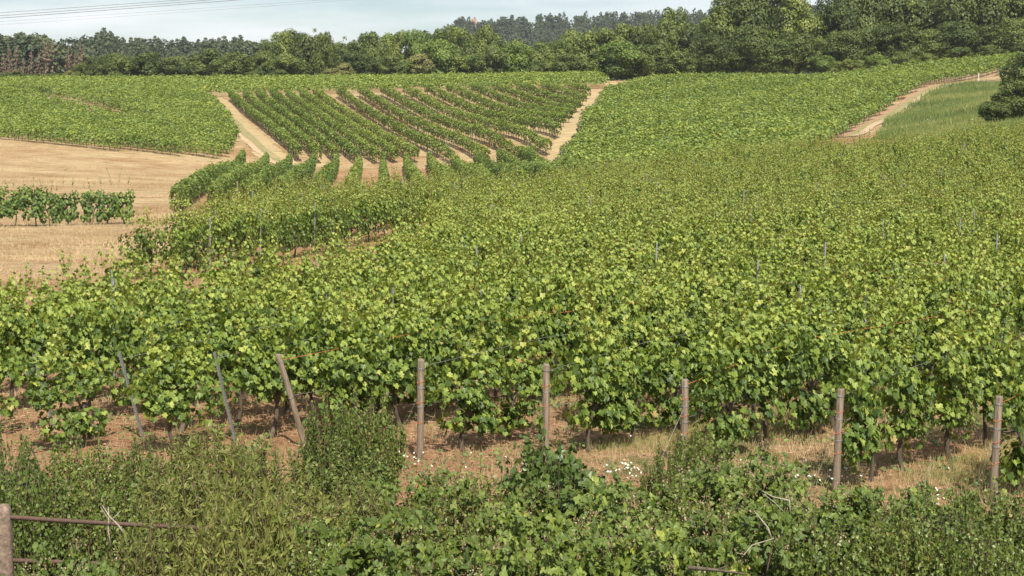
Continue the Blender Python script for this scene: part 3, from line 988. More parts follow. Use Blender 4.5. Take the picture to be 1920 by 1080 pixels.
# ------------------------------------------------------------------ trees
def crown_mesh(seed, nleaf, nlobe=22, size=.05, flat=1.0, openness=.0, low=.12, template=QUAD):
    """crown in a unit box: height 0..1, radius about .42; leaves on the shells of many clumps"""
    r = np.random.default_rng(seed)
    b = MB()
    d = sph(nlobe, r)
    d[:, 2] = d[:, 2] * .95 + .08
    cen = np.stack([d[:, 0] * .27, d[:, 1] * .27, .55 + d[:, 2] * .33], -1) * [1, 1, 1]
    cen *= 1 + r.normal(0, .07, (nlobe, 1))
    cen[:, 2] = np.clip(cen[:, 2], low + .08, .92)
    rad = r.uniform(.085, .185, nlobe) * (1.15 - .4 * np.abs(cen[:, 2] - .5))
    # small outer clumps that break up the outline
    m = nlobe
    e = sph(m, r); e[:, 2] = np.abs(e[:, 2]) * .9 - .1
    cen2 = np.stack([e[:, 0] * .37, e[:, 1] * .37, .56 + e[:, 2] * .41], -1) * (1 + r.normal(0, .06, (m, 1)))
    cen = np.concatenate([cen, cen2]); rad = np.concatenate([rad, r.uniform(.035, .085, m)])
    wgt = rad ** 2; wgt /= wgt.sum()
    w = r.choice(len(rad), nleaf, p=wgt)
    dd = sph(nleaf, r)
    dd[:, 2] = np.where((dd[:, 2] < -.2) & (r.random(nleaf) < .6), -dd[:, 2], dd[:, 2])
    p = cen[w] + dd * (rad[w] * r.uniform(.7, 1.12, nleaf))[:, None] * [1.08, 1.08, .82]
    nr = dd + r.normal(0, .26, (nleaf, 3)) + [0, 0, .12]
    lt = r.normal(0, .16, len(rad))
    leaves(b, template, p, nr, r.normal(0, 1, (nleaf, 3)) - [0, 0, .5], r.uniform(size * .6, size * 1.35, nleaf), 0, np.clip(r.normal(.48, .16, nleaf) + lt[w], 0, 1))
    V = np.concatenate(b.v)
    f = 1 / np.percentile(V[:, 2], 99.95), .41 / np.percentile(np.hypot(V[:, 0], V[:, 1]), 97)
    b.v = [v * [f[1], f[1], f[0]] for v in b.v]
    return b
def trunk_mesh(seed, h=.62, r0=.022):
    r = np.random.default_rng(seed)
    b = MB()
    z = np.linspace(-.03, h, 7)
    pts = np.stack([.015 * np.sin(z * 7 + seed), .015 * np.cos(z * 6 + seed), z], -1)
    tube(b, pts, np.linspace(r0, r0 * .45, 7), 8)
    for i in range(7):
        z0 = r.uniform(.16, h * .9); a = r.uniform(0, 6.28); L_ = r.uniform(.18, .33)
        s = np.array([0, 0, z0]); e = s + [math.cos(a) * L_, math.sin(a) * L_, L_ * r.uniform(.4, .9)]
        tube(b, [s, (s + e) / 2 + [0, 0, -.02], e], [r0 * .5, r0 * .35, r0 * .12], 5)
    return b
CROWN = {}
for kind in ('tree', 'tree_dark', 'tree_light', 'tree_pale', 'tree_russet'):
    nv = 4 if kind in ('tree', 'tree_dark') else 2
    CROWN[kind] = [crown_mesh(800 + 10 * i + len(kind), 6200, 20 + 3 * i, .042).mesh(kind + '_crown', [M[kind]]) for i in range(nv)]
BIG = [crown_mesh(870 + i, 12500, 34, .030).mesh('big_crown', [M['tree_dark' if i % 2 else 'tree']]) for i in range(4)]
TRUNK = [trunk_mesh(900 + i).mesh('tree_trunk', [M['trunk']], True) for i in range(3)]
tr_ = np.random.default_rng(71)
def tree(px, ytop, wpx, D, kind, text, group, name='tree', cat='tree', big=False, ybase=None, wide=1.0):
    x, y = gd(px, ytop, D)
    z = z1(x, y) if D < 430 else 13.0
    top = P(px, ytop, D)[2]
    h = max(top - z, 1.0) / .90
    w = wpx / F_PX * D / .82
    o = link(name, None, None, (x, y, z - .09 * h), tr_.uniform(0, 6.28), (w * wide, w * wide, h))
    ms = BIG if big else CROWN[kind]
    link('crown', ms[int(tr_.integers(0, len(ms)))], o)
    link('trunk', TRUNK[int(tr_.integers(0, 3))], o)
    tag(o, text, cat, group)
    return o
def treerow(items, D, text, group, jitter=8, **kw):
    items = sorted(items)
    for i, it in enumerate(items):
        px, yt, w, kind = it[:4]
        dd = it[4] if len(it) > 4 else D + tr_.uniform(-jitter, jitter)
        tree(px, yt, w, dd, kind, text.format(ordw(i + 1)), group, **kw)
T, K_, Lt, Pa, Ru = 'tree', 'tree_dark', 'tree_light', 'tree_pale', 'tree_russet'
treerow([(150, 118, 42, K_), (168, 106, 48, K_), (190, 104, 46, K_), (215, 99, 60, T), (246, 106, 52, K_), (275, 97, 70, K_), (310, 108, 56, K_), (338, 104, 60, K_), (360, 112, 52, T), (392, 91, 82, T), (418, 104, 52, T), (446, 97, 66, K_), (474, 108, 52, K_)],
        352, '{} low dark green tree from the left in the hedge line above the left vineyard', 'low dark trees above the left vineyard')
treerow([(507, 74, 52, K_), (528, 60, 58, T), (549, 54, 66, K_), (572, 62, 60, K_), (592, 55, 52, T), (606, 60, 40, K_), (492, 92, 44, K_), (540, 100, 70, T), (585, 105, 66, K_)],
        350, '{} tree from the left in the tall dark clump left of centre', 'trees of the tall dark clump')
treerow([(628, 80, 46, T), (650, 70, 56, T), (676, 62, 60, T), (702, 60, 56, T), (726, 62, 50, Lt), (748, 58, 56, T), (772, 56, 52, Lt), (798, 58, 60, T), (830, 50, 66, K_), (862, 50, 66, T), (884, 62, 60, T), (906, 48, 60, T), (935, 62, 66, T), (962, 74, 62, T)],
        385, '{} tree from the left in the rear line of the central wood', 'rear trees of the central wood')
treerow([(625, 128, 40, Pa), (644, 118, 46, Pa), (672, 98, 78, K_), (705, 108, 64, T), (738, 104, 64, T), (762, 112, 60, K_), (785, 100, 60, Pa), (818, 74, 70, Lt), (846, 98, 70, T), (872, 104, 60, T), (900, 100, 62, Lt), (925, 84, 60, T), (948, 96, 66, Lt), (975, 80, 64, Lt), (945, 128, 24, Ru), (720, 132, 40, Pa), (990, 100, 56, T)],
        345, '{} tree from the left along the front edge of the central wood', 'front trees of the central wood')
treerow([(1018, 78, 62, T), (1045, 74, 66, T), (1078, 56, 72, T), (1108, 50, 66, T), (1140, 52, 62, T), (1172, 44, 66, T), (1206, 44, 60, K_), (1238, 36, 62, T), (1264, 14, 74, T), (1298, 44, 66, T), (1325, 46, 62, T)],
        350, '{} tree from the left in the rear line behind the grassy track', 'rear trees behind the grassy track')
treerow([(1012, 112, 52, T), (1038, 104, 56, T), (1052, 130, 30, Ru), (1068, 100, 66, K_), (1100, 108, 66, T), (1132, 96, 70, T), (1158, 78, 92, Lt), (1195, 92, 70, T), (1225, 84, 70, T), (1252, 110, 60, K_), (1280, 92, 68, T), (1308, 100, 66, K_), (1182, 132, 60, Lt), (1262, 128, 50, Lt), (1120, 135, 60, K_)],
        318, '{} tree from the left in the front line where the grassy track ends', 'front trees where the grassy track ends', jitter=5)
treerow([(1352, -4, 96, T), (1395, -22, 110, T), (1445, -30, 120, K_), (1492, -12, 104, T), (1528, 18, 78, T), (1572, -8, 84, K_), (1610, -35, 100, K_), (1660, -40, 118, K_), (1716, -50, 124, K_), (1772, -30, 118, K_), (1828, -45, 124, K_), (1885, -30, 116, K_), (1940, -40, 120, K_)],
        330, '{} tall dark tree from the left in the high wood on the right', 'tall trees of the right wood', jitter=5, big=True)
treerow([(1335, 62, 76, K_), (1368, 84, 76, K_), (1412, 48, 92, T), (1455, 74, 88, K_), (1500, 60, 84, T), (1540, 72, 70, T), (1588, 58, 82, T), (1640, 50, 90, K_), (1692, 44, 92, K_), (1745, 54, 90, K_), (1800, 40, 96, K_), (1852, 48, 92, K_), (1908, 36, 96, K_), (1960, 40, 90, K_)],
        316, '{} tree from the left along the front edge of the right wood', 'front trees of the right wood', jitter=3, big=True)
treerow([(1540, 104, 56, Lt), (1562, 112, 44, T), (1600, 108, 48, T), (1645, 102, 48, Lt), (1694, 96, 50, T), (1738, 100, 44, T), (1800, 88, 56, K_), (1860, 84, 56, K_), (1915, 78, 60, K_)],
        308, '{} rounded bush from the left at the foot of the right wood', 'bushes at the foot of the right wood', jitter=2, name='bush', cat='bush')
treerow([(30, 134, 50, K_), (70, 138, 46, K_), (105, 136, 44, K_), (130, 132, 26, Pa), (85, 140, 40, T), (8, 138, 40, K_), (620, 140, 50, Pa), (480, 132, 50, K_), (520, 130, 50, K_)],
        344, '{} small bush from the left at the edge of the crest vines', 'small bushes at the edge of the crest', name='bush', cat='bush')

# big shrub at the right edge of the grassy mound
for (px, yt, w, D, txt) in [(1912, 98, 74, 190, 'dark upper bush at the right edge of the grassy mound'), (1905, 150, 92, 176, 'dark rounded bush low on the right edge of the grassy mound'),
                            (1955, 90, 110, 186, 'large dark bush cut by the right frame edge above the mound'), (1868, 190, 66, 172, 'small dark bush on the mound just above the near vines')]:
    tree(px, yt, w, D, K_, txt, 'bushes on the grassy mound', name='bush', cat='bush')

# conifers
def conifer_mesh(seed, nl=420, kind='spruce', mat='conifer', size=.06):
    r = np.random.default_rng(seed)
    b = MB()
    if kind == 'spruce':
        t = r.random(nl) ** .75
        z = .12 + .88 * t
        lay = np.round(z * 16) / 16 + r.normal(0, .012, nl)
        R = .235 * (1.02 - lay) ** .8 * r.uniform(.35, 1.0, nl) + .006
        a = r.uniform(0, 6.28, nl)
        p = np.stack([R * np.cos(a), R * np.sin(a), lay - R * .25], -1)
        o = np.stack([np.cos(a), np.sin(a), -.35 + 0 * a], -1)
        nr = np.stack([np.cos(a) * .9, np.sin(a) * .9, .6 * np.ones(nl)], -1) + r.normal(0, .45, (nl, 3))
        leaves(b, QUAD, p, nr, o, r.uniform(.6, 1.3, nl) * size * (1.25 - .6 * t), 0, np.clip(r.normal(.5, .2, nl), 0, 1))
        leaves(b, NARROW, np.array([[0, 0, .93]] * 3), sph(3, r) * [1, 1, .1], np.array([[0, 0, 1.0]] * 3), np.full(3, .1), 0, np.full(3, .4))
    else:
        k = 16
        d = sph(k, r)
        cen = np.stack([d[:, 0] * .15, d[:, 1] * .15, .70 + d[:, 2] * .22], -1)
        rad = r.uniform(.05, .1, k)
        w = r.integers(0, k, nl)
        dd = sph(nl, r)
        p = cen[w] + dd * (rad[w] * r.uniform(.6, 1.15, nl))[:, None] * [1.15, 1.15, .7]
        leaves(b, QUAD, p, dd + r.normal(0, .4, (nl, 3)) + [0, 0, .3], r.normal(0, 1, (nl, 3)), r.uniform(.6, 1.3, nl) * size, 0, np.clip(r.normal(.5, .2, nl), 0, 1))
    return b
def ctrunk(seed, mat, h, r0=.011, stubs=0):
    r = np.random.default_rng(seed)
    b = MB()
    z = np.linspace(-.02, h, 6)
    tube(b, np.stack([.006 * np.sin(z * 6 + seed), 0 * z, z], -1), np.linspace(r0, r0 * .3, 6), 6)
    for i in range(stubs):
        z0 = r.uniform(.35, h * .95); a = r.uniform(0, 6.28); l = r.uniform(.04, .10) * (1.2 - z0)
        tube(b, [(0, 0, z0), (math.cos(a) * l, math.sin(a) * l, z0 - .015)], .003, 4)
    return b.mesh('conifer_trunk', [M[mat]], True)
SPR = [conifer_mesh(1000 + i, 520).mesh('spruce_crown', [M['conifer']]) for i in range(4)]
PIN = [conifer_mesh(1020 + i, 520, 'pine', size=.055).mesh('pine_crown', [M['conifer']]) for i in range(4)]
DEAD = [conifer_mesh(1040 + i, 260, 'spruce', size=.05).mesh('dead_spruce_crown', [M['dead_pine']]) for i in range(3)]
CT = [ctrunk(1, 'trunk', .95), ctrunk(2, 'pine_trunk', .78), ctrunk(3, 'pine_trunk', .96, stubs=24)]
cr = np.random.default_rng(81)
def conifer(x, y, z, h, kind, text, group, sx=1.0):
    nm = {'spruce': 'spruce_tree', 'pine': 'pine_tree', 'dead': 'dead_spruce'}[kind]
    o = link(nm, None, None, (x, y, z - .2), cr.uniform(0, 6.28), (h * sx, h * sx, h))
    ms, t_ = {'spruce': (SPR, CT[0]), 'pine': (PIN, CT[1]), 'dead': (DEAD, CT[2])}[kind]
    link('crown', ms[int(cr.integers(0, len(ms)))], o)
    link('trunk', t_, o)
    tag(o, text, 'tree', group)
# pine stand at the far left, with dead reddish spruces at its edge
outline = lambda px: np.interp(px, [-60, 0, 40, 70, 85, 100, 115, 130, 145, 200, 560], [56, 56, 58, 54, 58, 74, 70, 78, 84, 92, 100])
k = 0
for rowi, D in enumerate((520, 540, 565, 590)):
    for px in np.arange(-40, 205, 15.5):
        q_ = px + cr.uniform(-6, 6)
        ht = outline(q_) + cr.uniform(0, 10) + (8 if rowi < 2 else 0)
        p = P(q_, ht, D); x, y = p[0], p[1] + cr.uniform(-6, 6)
        z = max(zl(np.array(x), np.array(y)), 12.0)
        conifer(x, y, z, p[2] - z, 'pine' if cr.random() < .72 else 'spruce', 'slender dark pine or spruce in the stand at the far left beyond the crest', 'conifers of the far left stand', sx=cr.uniform(1.1, 1.5))
deads = [(6, 100), (17, 92), (30, 88), (58, 96), (72, 102), (84, 80), (97, 78), (110, 84), (128, 88), (140, 100), (150, 82), (221, 96), (44, 108)]
for i, (px, yt) in enumerate(deads):
    p = P(px, yt, 506 + 3 * (i % 4)); z = 12.0
    conifer(p[0], p[1], z, p[2] - z, 'dead', f'{ordw(sorted(q[0] for q in deads).index(px) + 1)} reddish dead spruce from the left at the edge of the far conifer stand', 'dead spruces at the edge of the conifer stand', sx=.75)
# ridge behind it
ridge = lambda px: np.interp(px, [120, 140, 150, 165, 175, 185, 198, 208, 215, 235, 260, 290, 315, 335, 345, 365, 390, 415, 430, 446, 460, 475, 490, 520, 560], [92, 74, 62, 60, 53, 58, 48, 56, 64, 66, 66, 68, 72, 76, 68, 68, 66, 70, 66, 63, 66, 72, 72, 74, 80])
for rowi, (D, dy) in enumerate(((835, 2), (800, 3), (750, 12), (700, 22), (640, 34))):
    for px in np.arange(128, 570, 11.0):
        q_ = px + cr.uniform(-5, 5)
        p = P(q_, ridge(q_) + dy + cr.uniform(-3, 7), D); x, y = p[0], p[1] + cr.uniform(-12, 12)
        z = float(zl(np.array(x), np.array(y)))
        h = p[2] - z
        if h < 6:
            z = p[2] - 8; h = 8
        big = 185 < q_ < 210 and rowi == 0
        conifer(x, y, z, h, 'spruce' if (cr.random() < .65 or big) else 'pine', 'blue green conifer in the forest covering the ridge left of centre', 'conifers on the wooded ridge', sx=cr.uniform(.85, 1.15) * (1.25 if big else 1) * min(1.25, 24 / h + .2))
# far hill: a wood that reads as one mass
hb = MB()
hr = np.random.default_rng(91)
n = 1500
ux = hr.uniform(-.085, .215, n); Y = 1000 + 400 * hr.random(n) ** .8
X = ux * Y
keepm = zf(X, Y) > 20
X, Y, ux = X[keepm], Y[keepm], ux[keepm]
# crest line trees
xc = np.arange(-.075, .215, .0024); xc = xc + hr.uniform(-.0008, .0008, len(xc))
X = np.concatenate([X, xc * 1400]); Y = np.concatenate([Y, np.full(len(xc), 1400.)])
Z = zf(X, Y)
H = hr.uniform(15, 23, len(X))
for i in range(6):
    src = conifer_mesh(1100 + i, 170, 'spruce' if i % 5 else 'pine', size=.085)
    s = np.arange(len(X)) % 6 == i
    stamp(hb, src, X[s], Y[s], Z[s] - .3, hr.uniform(0, 6, s.sum()), H[s])
tag(link('conifer_forest', hb.mesh('conifer_forest', [M['conifer']])), 'hazy dark conifer forest covering the far hill behind the central wood', 'forest', None, 'stuff')
# sandstone outcrop on the hill's shoulder
b = MB()
p = P(888, 36, 1330)
rr_ = np.random.default_rng(4)
for k in range(9):
    c0 = np.array([rr_.uniform(-2.0, 2.0), rr_.uniform(-1.5, 1.5), rr_.uniform(-14, -.6)])
    d = sph(40, rr_)
    s = rr_.uniform(.7, 1.1)
    a = np.linspace(0, 2 * math.pi, 9)[:-1]
    zz = np.array([-1, -.5, .2, .8, 1.0])
    rad = np.array([.9, 1.05, 1.0, .8, .35]) * s
    V = np.array([(c0[0] + rad[j] * math.cos(q_) * rr_.uniform(.85, 1.15), c0[1] + rad[j] * math.sin(q_) * rr_.uniform(.85, 1.15), c0[2] + zz[j] * s * (1.5 if c0[2] > -5 else 4)) for j in range(5) for q_ in a])
    i = np.arange(4)[:, None] * 8; j = np.arange(8)[None]
    q = np.stack([i + j, i + (j + 1) % 8, i + 8 + (j + 1) % 8, i + 8 + j], -1).reshape(-1, 4)
    b.add(V, [q, (np.arange(8) + 32)[None]])
tag(link('rock_outcrop', b.mesh('rock_outcrop', [M['sandstone']]), None, p), 'small pink sandstone outcrop on the shoulder of the far wooded hill', 'rock')

# ------------------------------------------------------------------ foreground shrubs
def shrub(seed, kind, nleaf):
    """shrub in a unit box: height 0..1, radius .5, made of clumped shoots and leaves"""
    r = np.random.default_rng(seed)
    fol = MB(); st = MB(); fl = None
    tpl, size = {'thorn': (OVATE, .030), 'willow': (NARROW, .062), 'dogwood': (OVATE, .062), 'bramble': (OVATE, .040)}[kind]
    mats = {'thorn': 'thorn', 'willow': 'willow', 'dogwood': 'dogwood', 'bramble': 'bramble'}
    if kind in ('thorn', 'willow', 'dogwood'):
        ns = {'thorn': 90, 'willow': 130, 'dogwood': 70}[kind]
        per = nleaf // ns
        for s_ in range(ns):
            a = r.uniform(0, 6.28); R = .5 * math.sqrt(r.random()) 
            hgt = (1 - (R / .56) ** 2 * .5) * r.uniform(.68, 1.0) * (1.12 if r.random() < .1 else 1)
            base = np.array([math.cos(a) * R * .35, math.sin(a) * R * .35, 0])
            if kind == 'willow':
                base = np.array([math.cos(a) * R * .85, math.sin(a) * R * .85, 0])
            topp = np.array([math.cos(a) * R, math.sin(a) * R, hgt]) + r.normal(0, .03, 3)
            t = np.linspace(0, 1, 6)[:, None]
            bow = np.array([math.cos(a), math.sin(a), 0]) * r.normal(.06, .05)
            pts = base * (1 - t) + topp * t + bow * (4 * t * (1 - t)) + np.array([0, 0, .08]) * (t - t * t)
            tube(st, pts, np.linspace(.008, .002, 6), 4, cap=False)
            tt = r.uniform(.18, 1.0, per) ** .8
            i = np.clip((tt * 5).astype(int), 0, 4); f = (tt * 5 - i)[:, None]
            p = pts[i] * (1 - f) + pts[i + 1] * f
            spread = {'thorn': .034, 'willow': .026, 'dogwood': .05}[kind]
            d = sph(per, r)
            p = p + d * spread * r.uniform(.2, 1.2, (per, 1))
            nr = d * .8 + [0, -.2, .45] + r.normal(0, .5, (per, 3))
            tip = d + [0, 0, {'thorn': .4, 'willow': .7, 'dogwood': -.6}[kind]]
            leaves(fol, tpl, p, nr, tip, size * r.uniform(.6, 1.3, per), 0, np.clip(r.normal(.42, .17, per) + .12 * (tt - .5) + (r.random(per) < .01) * .5, 0, 1))
    else:
        nc = 40
        fl = MB()
        for s_ in range(nc):
            a = r.uniform(0, 6.28); Rr = r.uniform(.15, .52); hh = r.uniform(.3, .98)
            base = np.array([r.normal(0, .15), r.normal(0, .15), 0])
            apex = base + [math.cos(a) * Rr * .6, math.sin(a) * Rr * .6, hh]
            end = base + [math.cos(a) * Rr * 1.35, math.sin(a) * Rr * 1.35, hh * r.uniform(.45, .9)]
            t = np.linspace(0, 1, 9)[:, None]
            pts = base * (1 - t) ** 2 + apex * 2 * t * (1 - t) * 1.05 + end * t ** 2
            tube(st, pts, np.linspace(.007, .003, 9), 4, cap=False)
            m = nleaf // nc // 3
            tt = np.sort(r.uniform(.15, 1.0, m))
            i = np.clip((tt * 8).astype(int), 0, 7); f = (tt * 8 - i)[:, None]
            p = pts[i] * (1 - f) + pts[i + 1] * f + r.normal(0, .035, (m, 3))
            out_ = sph(m, r); out_[:, 2] = np.abs(out_[:, 2]) * .3
            stalk = p + out_ * .05
            ls = size * r.uniform(.7, 1.3, m) * np.where(r.random() < .10, 1.7, 1.0)
            up = np.array([0, -.3, .8]) + r.normal(0, .5, (m, 3))
            tn = np.clip(r.normal(.45, .16, m) + (r.random(m) < .02) * .45, 0, 1)
            side = unit(np.cross(out_, up))
            leaves(fol, tpl, stalk, up, out_ - [0, 0, .15], ls * 1.15, 0, tn)
            leaves(fol, tpl, stalk, up + r.normal(0, .2, (m, 3)), out_ * .35 + side, ls, 0, tn)
            leaves(fol, tpl, stalk, up + r.normal(0, .2, (m, 3)), out_ * .35 - side, ls, 0, tn)
            if r.random() < .55:
                c0 = pts[int(r.integers(3, 9))] + [0, 0, .05]
                m2 = 46
                q_ = c0 + r.normal(0, 1, (m2, 3)) * [.05, .05, .04] + [0, 0, .04]
                leaves(fl, QUAD, q_, sph(m2, r), sph(m2, r), r.uniform(.009, .021, m2), 0, r.random(m2))
    return fol, st, fl
SHR = {}
for kind, nl, nv in (('thorn', 8200, 3), ('willow', 7600, 3), ('dogwood', 3400, 2), ('bramble', 6400, 4)):
    SHR[kind] = []
    for i in range(nv):
        f_, s_, fl = shrub(1200 + 17 * i + len(kind), kind, nl)
        SHR[kind].append((f_, s_.mesh(kind + '_stems', [M['twig']]), fl.mesh('dried_flowers', [M['flower']]) if fl else None))
SHRM = {}
def shr_mesh(kind, i, mat):
    if (kind, i, mat) not in SHRM:
        SHRM[(kind, i, mat)] = SHR[kind][i][0].mesh(kind + '_leaves', [M[mat]])
    return SHRM[(kind, i, mat)]
SHRUBS = [  # px, top y, width px, D, kind, material, label
 (18, 838, 150, 19.6, 'thorn', 'thorn', 'dark thorn bush at the far left edge above the concrete fence post'),
 (150, 842, 150, 20.3, 'thorn', 'thorn_light', 'light leafy thorn bush between the two dark bushes on the left'),
 (262, 838, 130, 20.6, 'thorn', 'thorn', 'dark thorn bush below the second leaning steel post'),
 (60, 905, 190, 17.6, 'thorn', 'thorn', 'dark low thorn bush right behind the rusty pipe rail'),
 (185, 915, 200, 18.1, 'thorn', 'thorn', 'dark thorn bush behind the middle of the top rail'),
 (395, 820, 170, 20.8, 'willow', 'willow', 'tall olive willow shrub below the third leaning steel post'),
 (500, 846, 180, 20.2, 'willow', 'willow', 'olive willow shrub below the leaning wooden post'),
 (335, 880, 210, 18.9, 'willow', 'willow', 'broad olive willow shrub behind the end of the top rail'),
 (460, 925, 200, 15.9, 'willow', 'willow', 'olive willow shrub that swallows the end of the rusty rail'),
 (300, 985, 200, 16.0, 'willow', 'willow', 'low olive willow shrub in front of the lower rail end'),
 (560, 930, 200, 18.0, 'willow', 'willow', 'olive willow shrub below the dark central thorn bush'),
 (615, 775, 120, 22.6, 'thorn', 'thorn', 'dark central thorn bush, left half, beside the leaning wooden post'),
 (690, 752, 140, 22.9, 'thorn', 'thorn', 'tallest dark thorn bush in the centre in front of the vines'),
 (655, 850, 190, 21.4, 'thorn', 'thorn', 'lower dark thorn bush at the foot of the tallest central bush'),
 (760, 895, 180, 19.8, 'bramble', 'bramble', 'bramble with many dried flowers below the upright twine-bound post'),
 (665, 925, 180, 18.6, 'willow', 'willow', 'weedy willow shrub below the central thorn bushes'),
 (870, 905, 190, 19.2, 'willow', 'willow', 'weedy olive willow shrub left of the dogwood bush'),
 (1015, 826, 200, 20.4, 'dogwood', 'dogwood', 'glossy dark dogwood bush in front of the wooden post'),
 (1075, 862, 200, 19.4, 'dogwood', 'dogwood', 'second glossy dogwood bush just right of the taller one'),
 (975, 925, 190, 18.4, 'bramble', 'bramble', 'bramble just below the tall dogwood bush'),
 (1200, 905, 210, 19.0, 'bramble', 'bramble', 'broad bramble right of the dogwood bushes'),
 (1315, 812, 120, 21.6, 'thorn', 'thorn_light', 'thin airy thorn bush right beside the short wooden post'),
 (1245, 850, 90, 21.4, 'thorn', 'thorn_light', 'small airy thorn sprig just left of the short wooden post foot'),
 (1390, 868, 190, 20.2, 'bramble', 'bramble', 'bramble with large pale leaves in the right middle'),
 (1300, 935, 230, 18.0, 'thorn', 'thorn_light', 'dense light thorn bush below the large-leaved bramble'),
 (1490, 930, 200, 18.6, 'bramble', 'bramble', 'bramble below the tall wooden post with bare twigs beside it'),
 (1590, 945, 170, 18.2, 'bramble', 'bramble', 'leafy bramble just right of the tall wooden post foot'),
 (1668, 915, 150, 19.3, 'bramble', 'bramble', 'dark bramble mound before the white flowers on the right'),
 (1800, 935, 110, 19.6, 'bramble', 'bramble', 'small bramble sprays in front of the rightmost post'),
 (1770, 948, 230, 17.6, 'thorn', 'thorn', 'dense small-leaved bush in the lower right corner area'),
 (1880, 935, 200, 17.9, 'thorn', 'thorn', 'dense small-leaved bush at the right edge below the rightmost post'),
 (1690, 985, 190, 16.4, 'thorn', 'thorn_light', 'low small-leaved bush left of the dense corner bush'),
 (1850, 990, 200, 16.2, 'thorn', 'thorn_light', 'low light bush at the bottom right corner'),
 (700, 985, 220, 16.6, 'bramble', 'bramble', 'bramble at the bottom below the weedy willow shrub'),
 (575, 1000, 220, 15.9, 'thorn', 'thorn_light', 'light small-leaved bush at the bottom left of centre'),
 (850, 985, 220, 16.6, 'thorn', 'thorn_light', 'light thorn bush at the bottom just left of the frame centre'),
 (1000, 985, 220, 16.4, 'bramble', 'bramble', 'bramble at the bottom just right of the frame centre'),
 (1150, 985, 220, 16.6, 'bramble', 'bramble', 'bright bramble at the bottom below the broad one'),
 (1420, 985, 220, 16.5, 'bramble', 'bramble', 'bramble at the bottom beside the fallen branch'),
 (1560, 985, 220, 16.2, 'thorn', 'thorn_light', 'light thorn bush at the bottom left of the low corner bushes'),
 (1280, 1005, 200, 16.0, 'bramble', 'bramble', 'low bramble at the bottom around the fallen branch'),
 (110, 1066, 170, 15.3, 'bramble', 'bramble', 'bramble sprays creeping over the lower rusty rail'),
 (420, 1015, 200, 15.6, 'willow', 'willow', 'low willow shrub at the bottom left under the rail end'),
 (760, 1040, 220, 15.4, 'bramble', 'bramble', 'lowest bramble at the bottom edge left of centre'),
 (1080, 1040, 220, 15.4, 'bramble', 'bramble', 'lowest bramble at the bottom edge right of centre'),
]
gr = np.random.default_rng(101)
for (px, yt, w, D, kind, mat, lb) in SHRUBS:
    x, y = gd(px, yt, D)
    z = z1(x, y)
    h = (P(px, yt, D)[2] - z) * {'thorn': 1.22, 'willow': 1.24, 'dogwood': 1.1, 'bramble': 1.34}[kind]
    W_ = w / F_PX * D * 1.05
    i = int(gr.integers(0, len(SHR[kind])))
    # leaves keep their real size on big and small shrubs alike
    o = link({'thorn': 'thorn_bush', 'willow': 'willow_shrub', 'dogwood': 'dogwood_bush', 'bramble': 'bramble'}[kind], None, None, (x, y, z - .03), gr.uniform(0, 6.28) * 0 + gr.uniform(-.5, .5), (W_, W_, h))
    link('leaves', shr_mesh(kind, i, mat), o)
    link('stems', SHR[kind][i][1], o)
    if SHR[kind][i][2]:
        link('dried_flowers', SHR[kind][i][2], o)['kind'] = 'stuff'
    tag(o, lb, 'shrub', {'thorn': 'thorn bushes in the foreground', 'willow': 'willow shrubs in the foreground', 'dogwood': 'dogwood bushes', 'bramble': 'brambles in the foreground'}[kind])

# ------------------------------------------------------------------ grass and flowers (uncountable)
def blades(name, X, Y, hmin, hmax, wid, mat, label, cat, rng, lean=.35):
    n = len(X)
    p = np.stack([X, Y, zg(X, Y) - .02], -1)
    tip = np.stack([rng.normal(0, lean, n), rng.normal(0, lean, n), np.ones(n)], -1)
    nr = np.stack([rng.normal(0, .6, n), -np.ones(n), rng.normal(.2, .3, n)], -1)
    b = MB()
    h = rng.uniform(hmin, hmax, n)
    patch = .22 * np.sin(X * .31 + 1.7 * np.sin(Y * .13)) + .18 * np.sin(Y * .47 + X * .11)
    leaves(b, BLADE, p, nr, tip, h, 0, np.clip(rng.normal(.45, .2, n) + patch, 0, 1), width=wid / h)
    return tag(link(name, b.mesh(name, [M[mat]])), label, cat, None, 'stuff')
g2 = np.random.default_rng(111)
def clumped(n, x0, x1, y0, y1, test, k=60, spread=.35):
    cx, cy = g2.uniform(x0, x1, n // k + 1), g2.uniform(y0, y1, n // k + 1)
    X = (np.repeat(cx, k) + g2.normal(0, spread, (n // k + 1) * k)); Y = (np.repeat(cy, k) + g2.normal(0, spread, (n // k + 1) * k))
    s = test(X, Y)
    return X[s], Y[s]
def grassy(x, y):
    q = x * CX + y * CY
    w = ((q > cs[5] + .1) & (q < cs[6] - .2)) | ((q > cs[7] + .1) & (q < cs[8] - .25)) | (q > cs[8] + .2)
    w &= (x * DX + y * DY) > np.interp(q, cs, [r_[1] for r_ in rows_c]) + 1.0
    return (w | (g2.random(len(x)) < .10)) & (y > 20 + .8 * np.sin(x * 1.3))
X, Y = clumped(110000, .6, 13, 21, 40, grassy, spread=.35)
blades('grass', X, Y, .06, .30, .007, 'grass', 'yellowish green grass under the front vines on the right', 'grass', g2)
X, Y = clumped(52000, -13, 8, 20, 40, lambda x, y: y > 19, spread=.4)
blades('dry_grass', X, Y, .05, .22, .007, 'drygrass', 'dry straw coloured grass on the bare soil before the left vines', 'grass', g2)
X, Y = clumped(60000, -60, -12, 44, 110, lambda x, y: inside(x, y, MEADOW), k=80, spread=.8)
X2, Y2 = clumped(50000, -80, -16, 105, 208, lambda x, y: inside(x, y, MEADOW), k=80, spread=1.4)
blades('straw_meadow', np.concatenate([X, X2]), np.concatenate([Y, Y2]), .08, .30, .028, 'drygrass', 'mown dry straw meadow around the lone row of vines', 'grass', g2, lean=.9)
pm = np.array(MOUND)
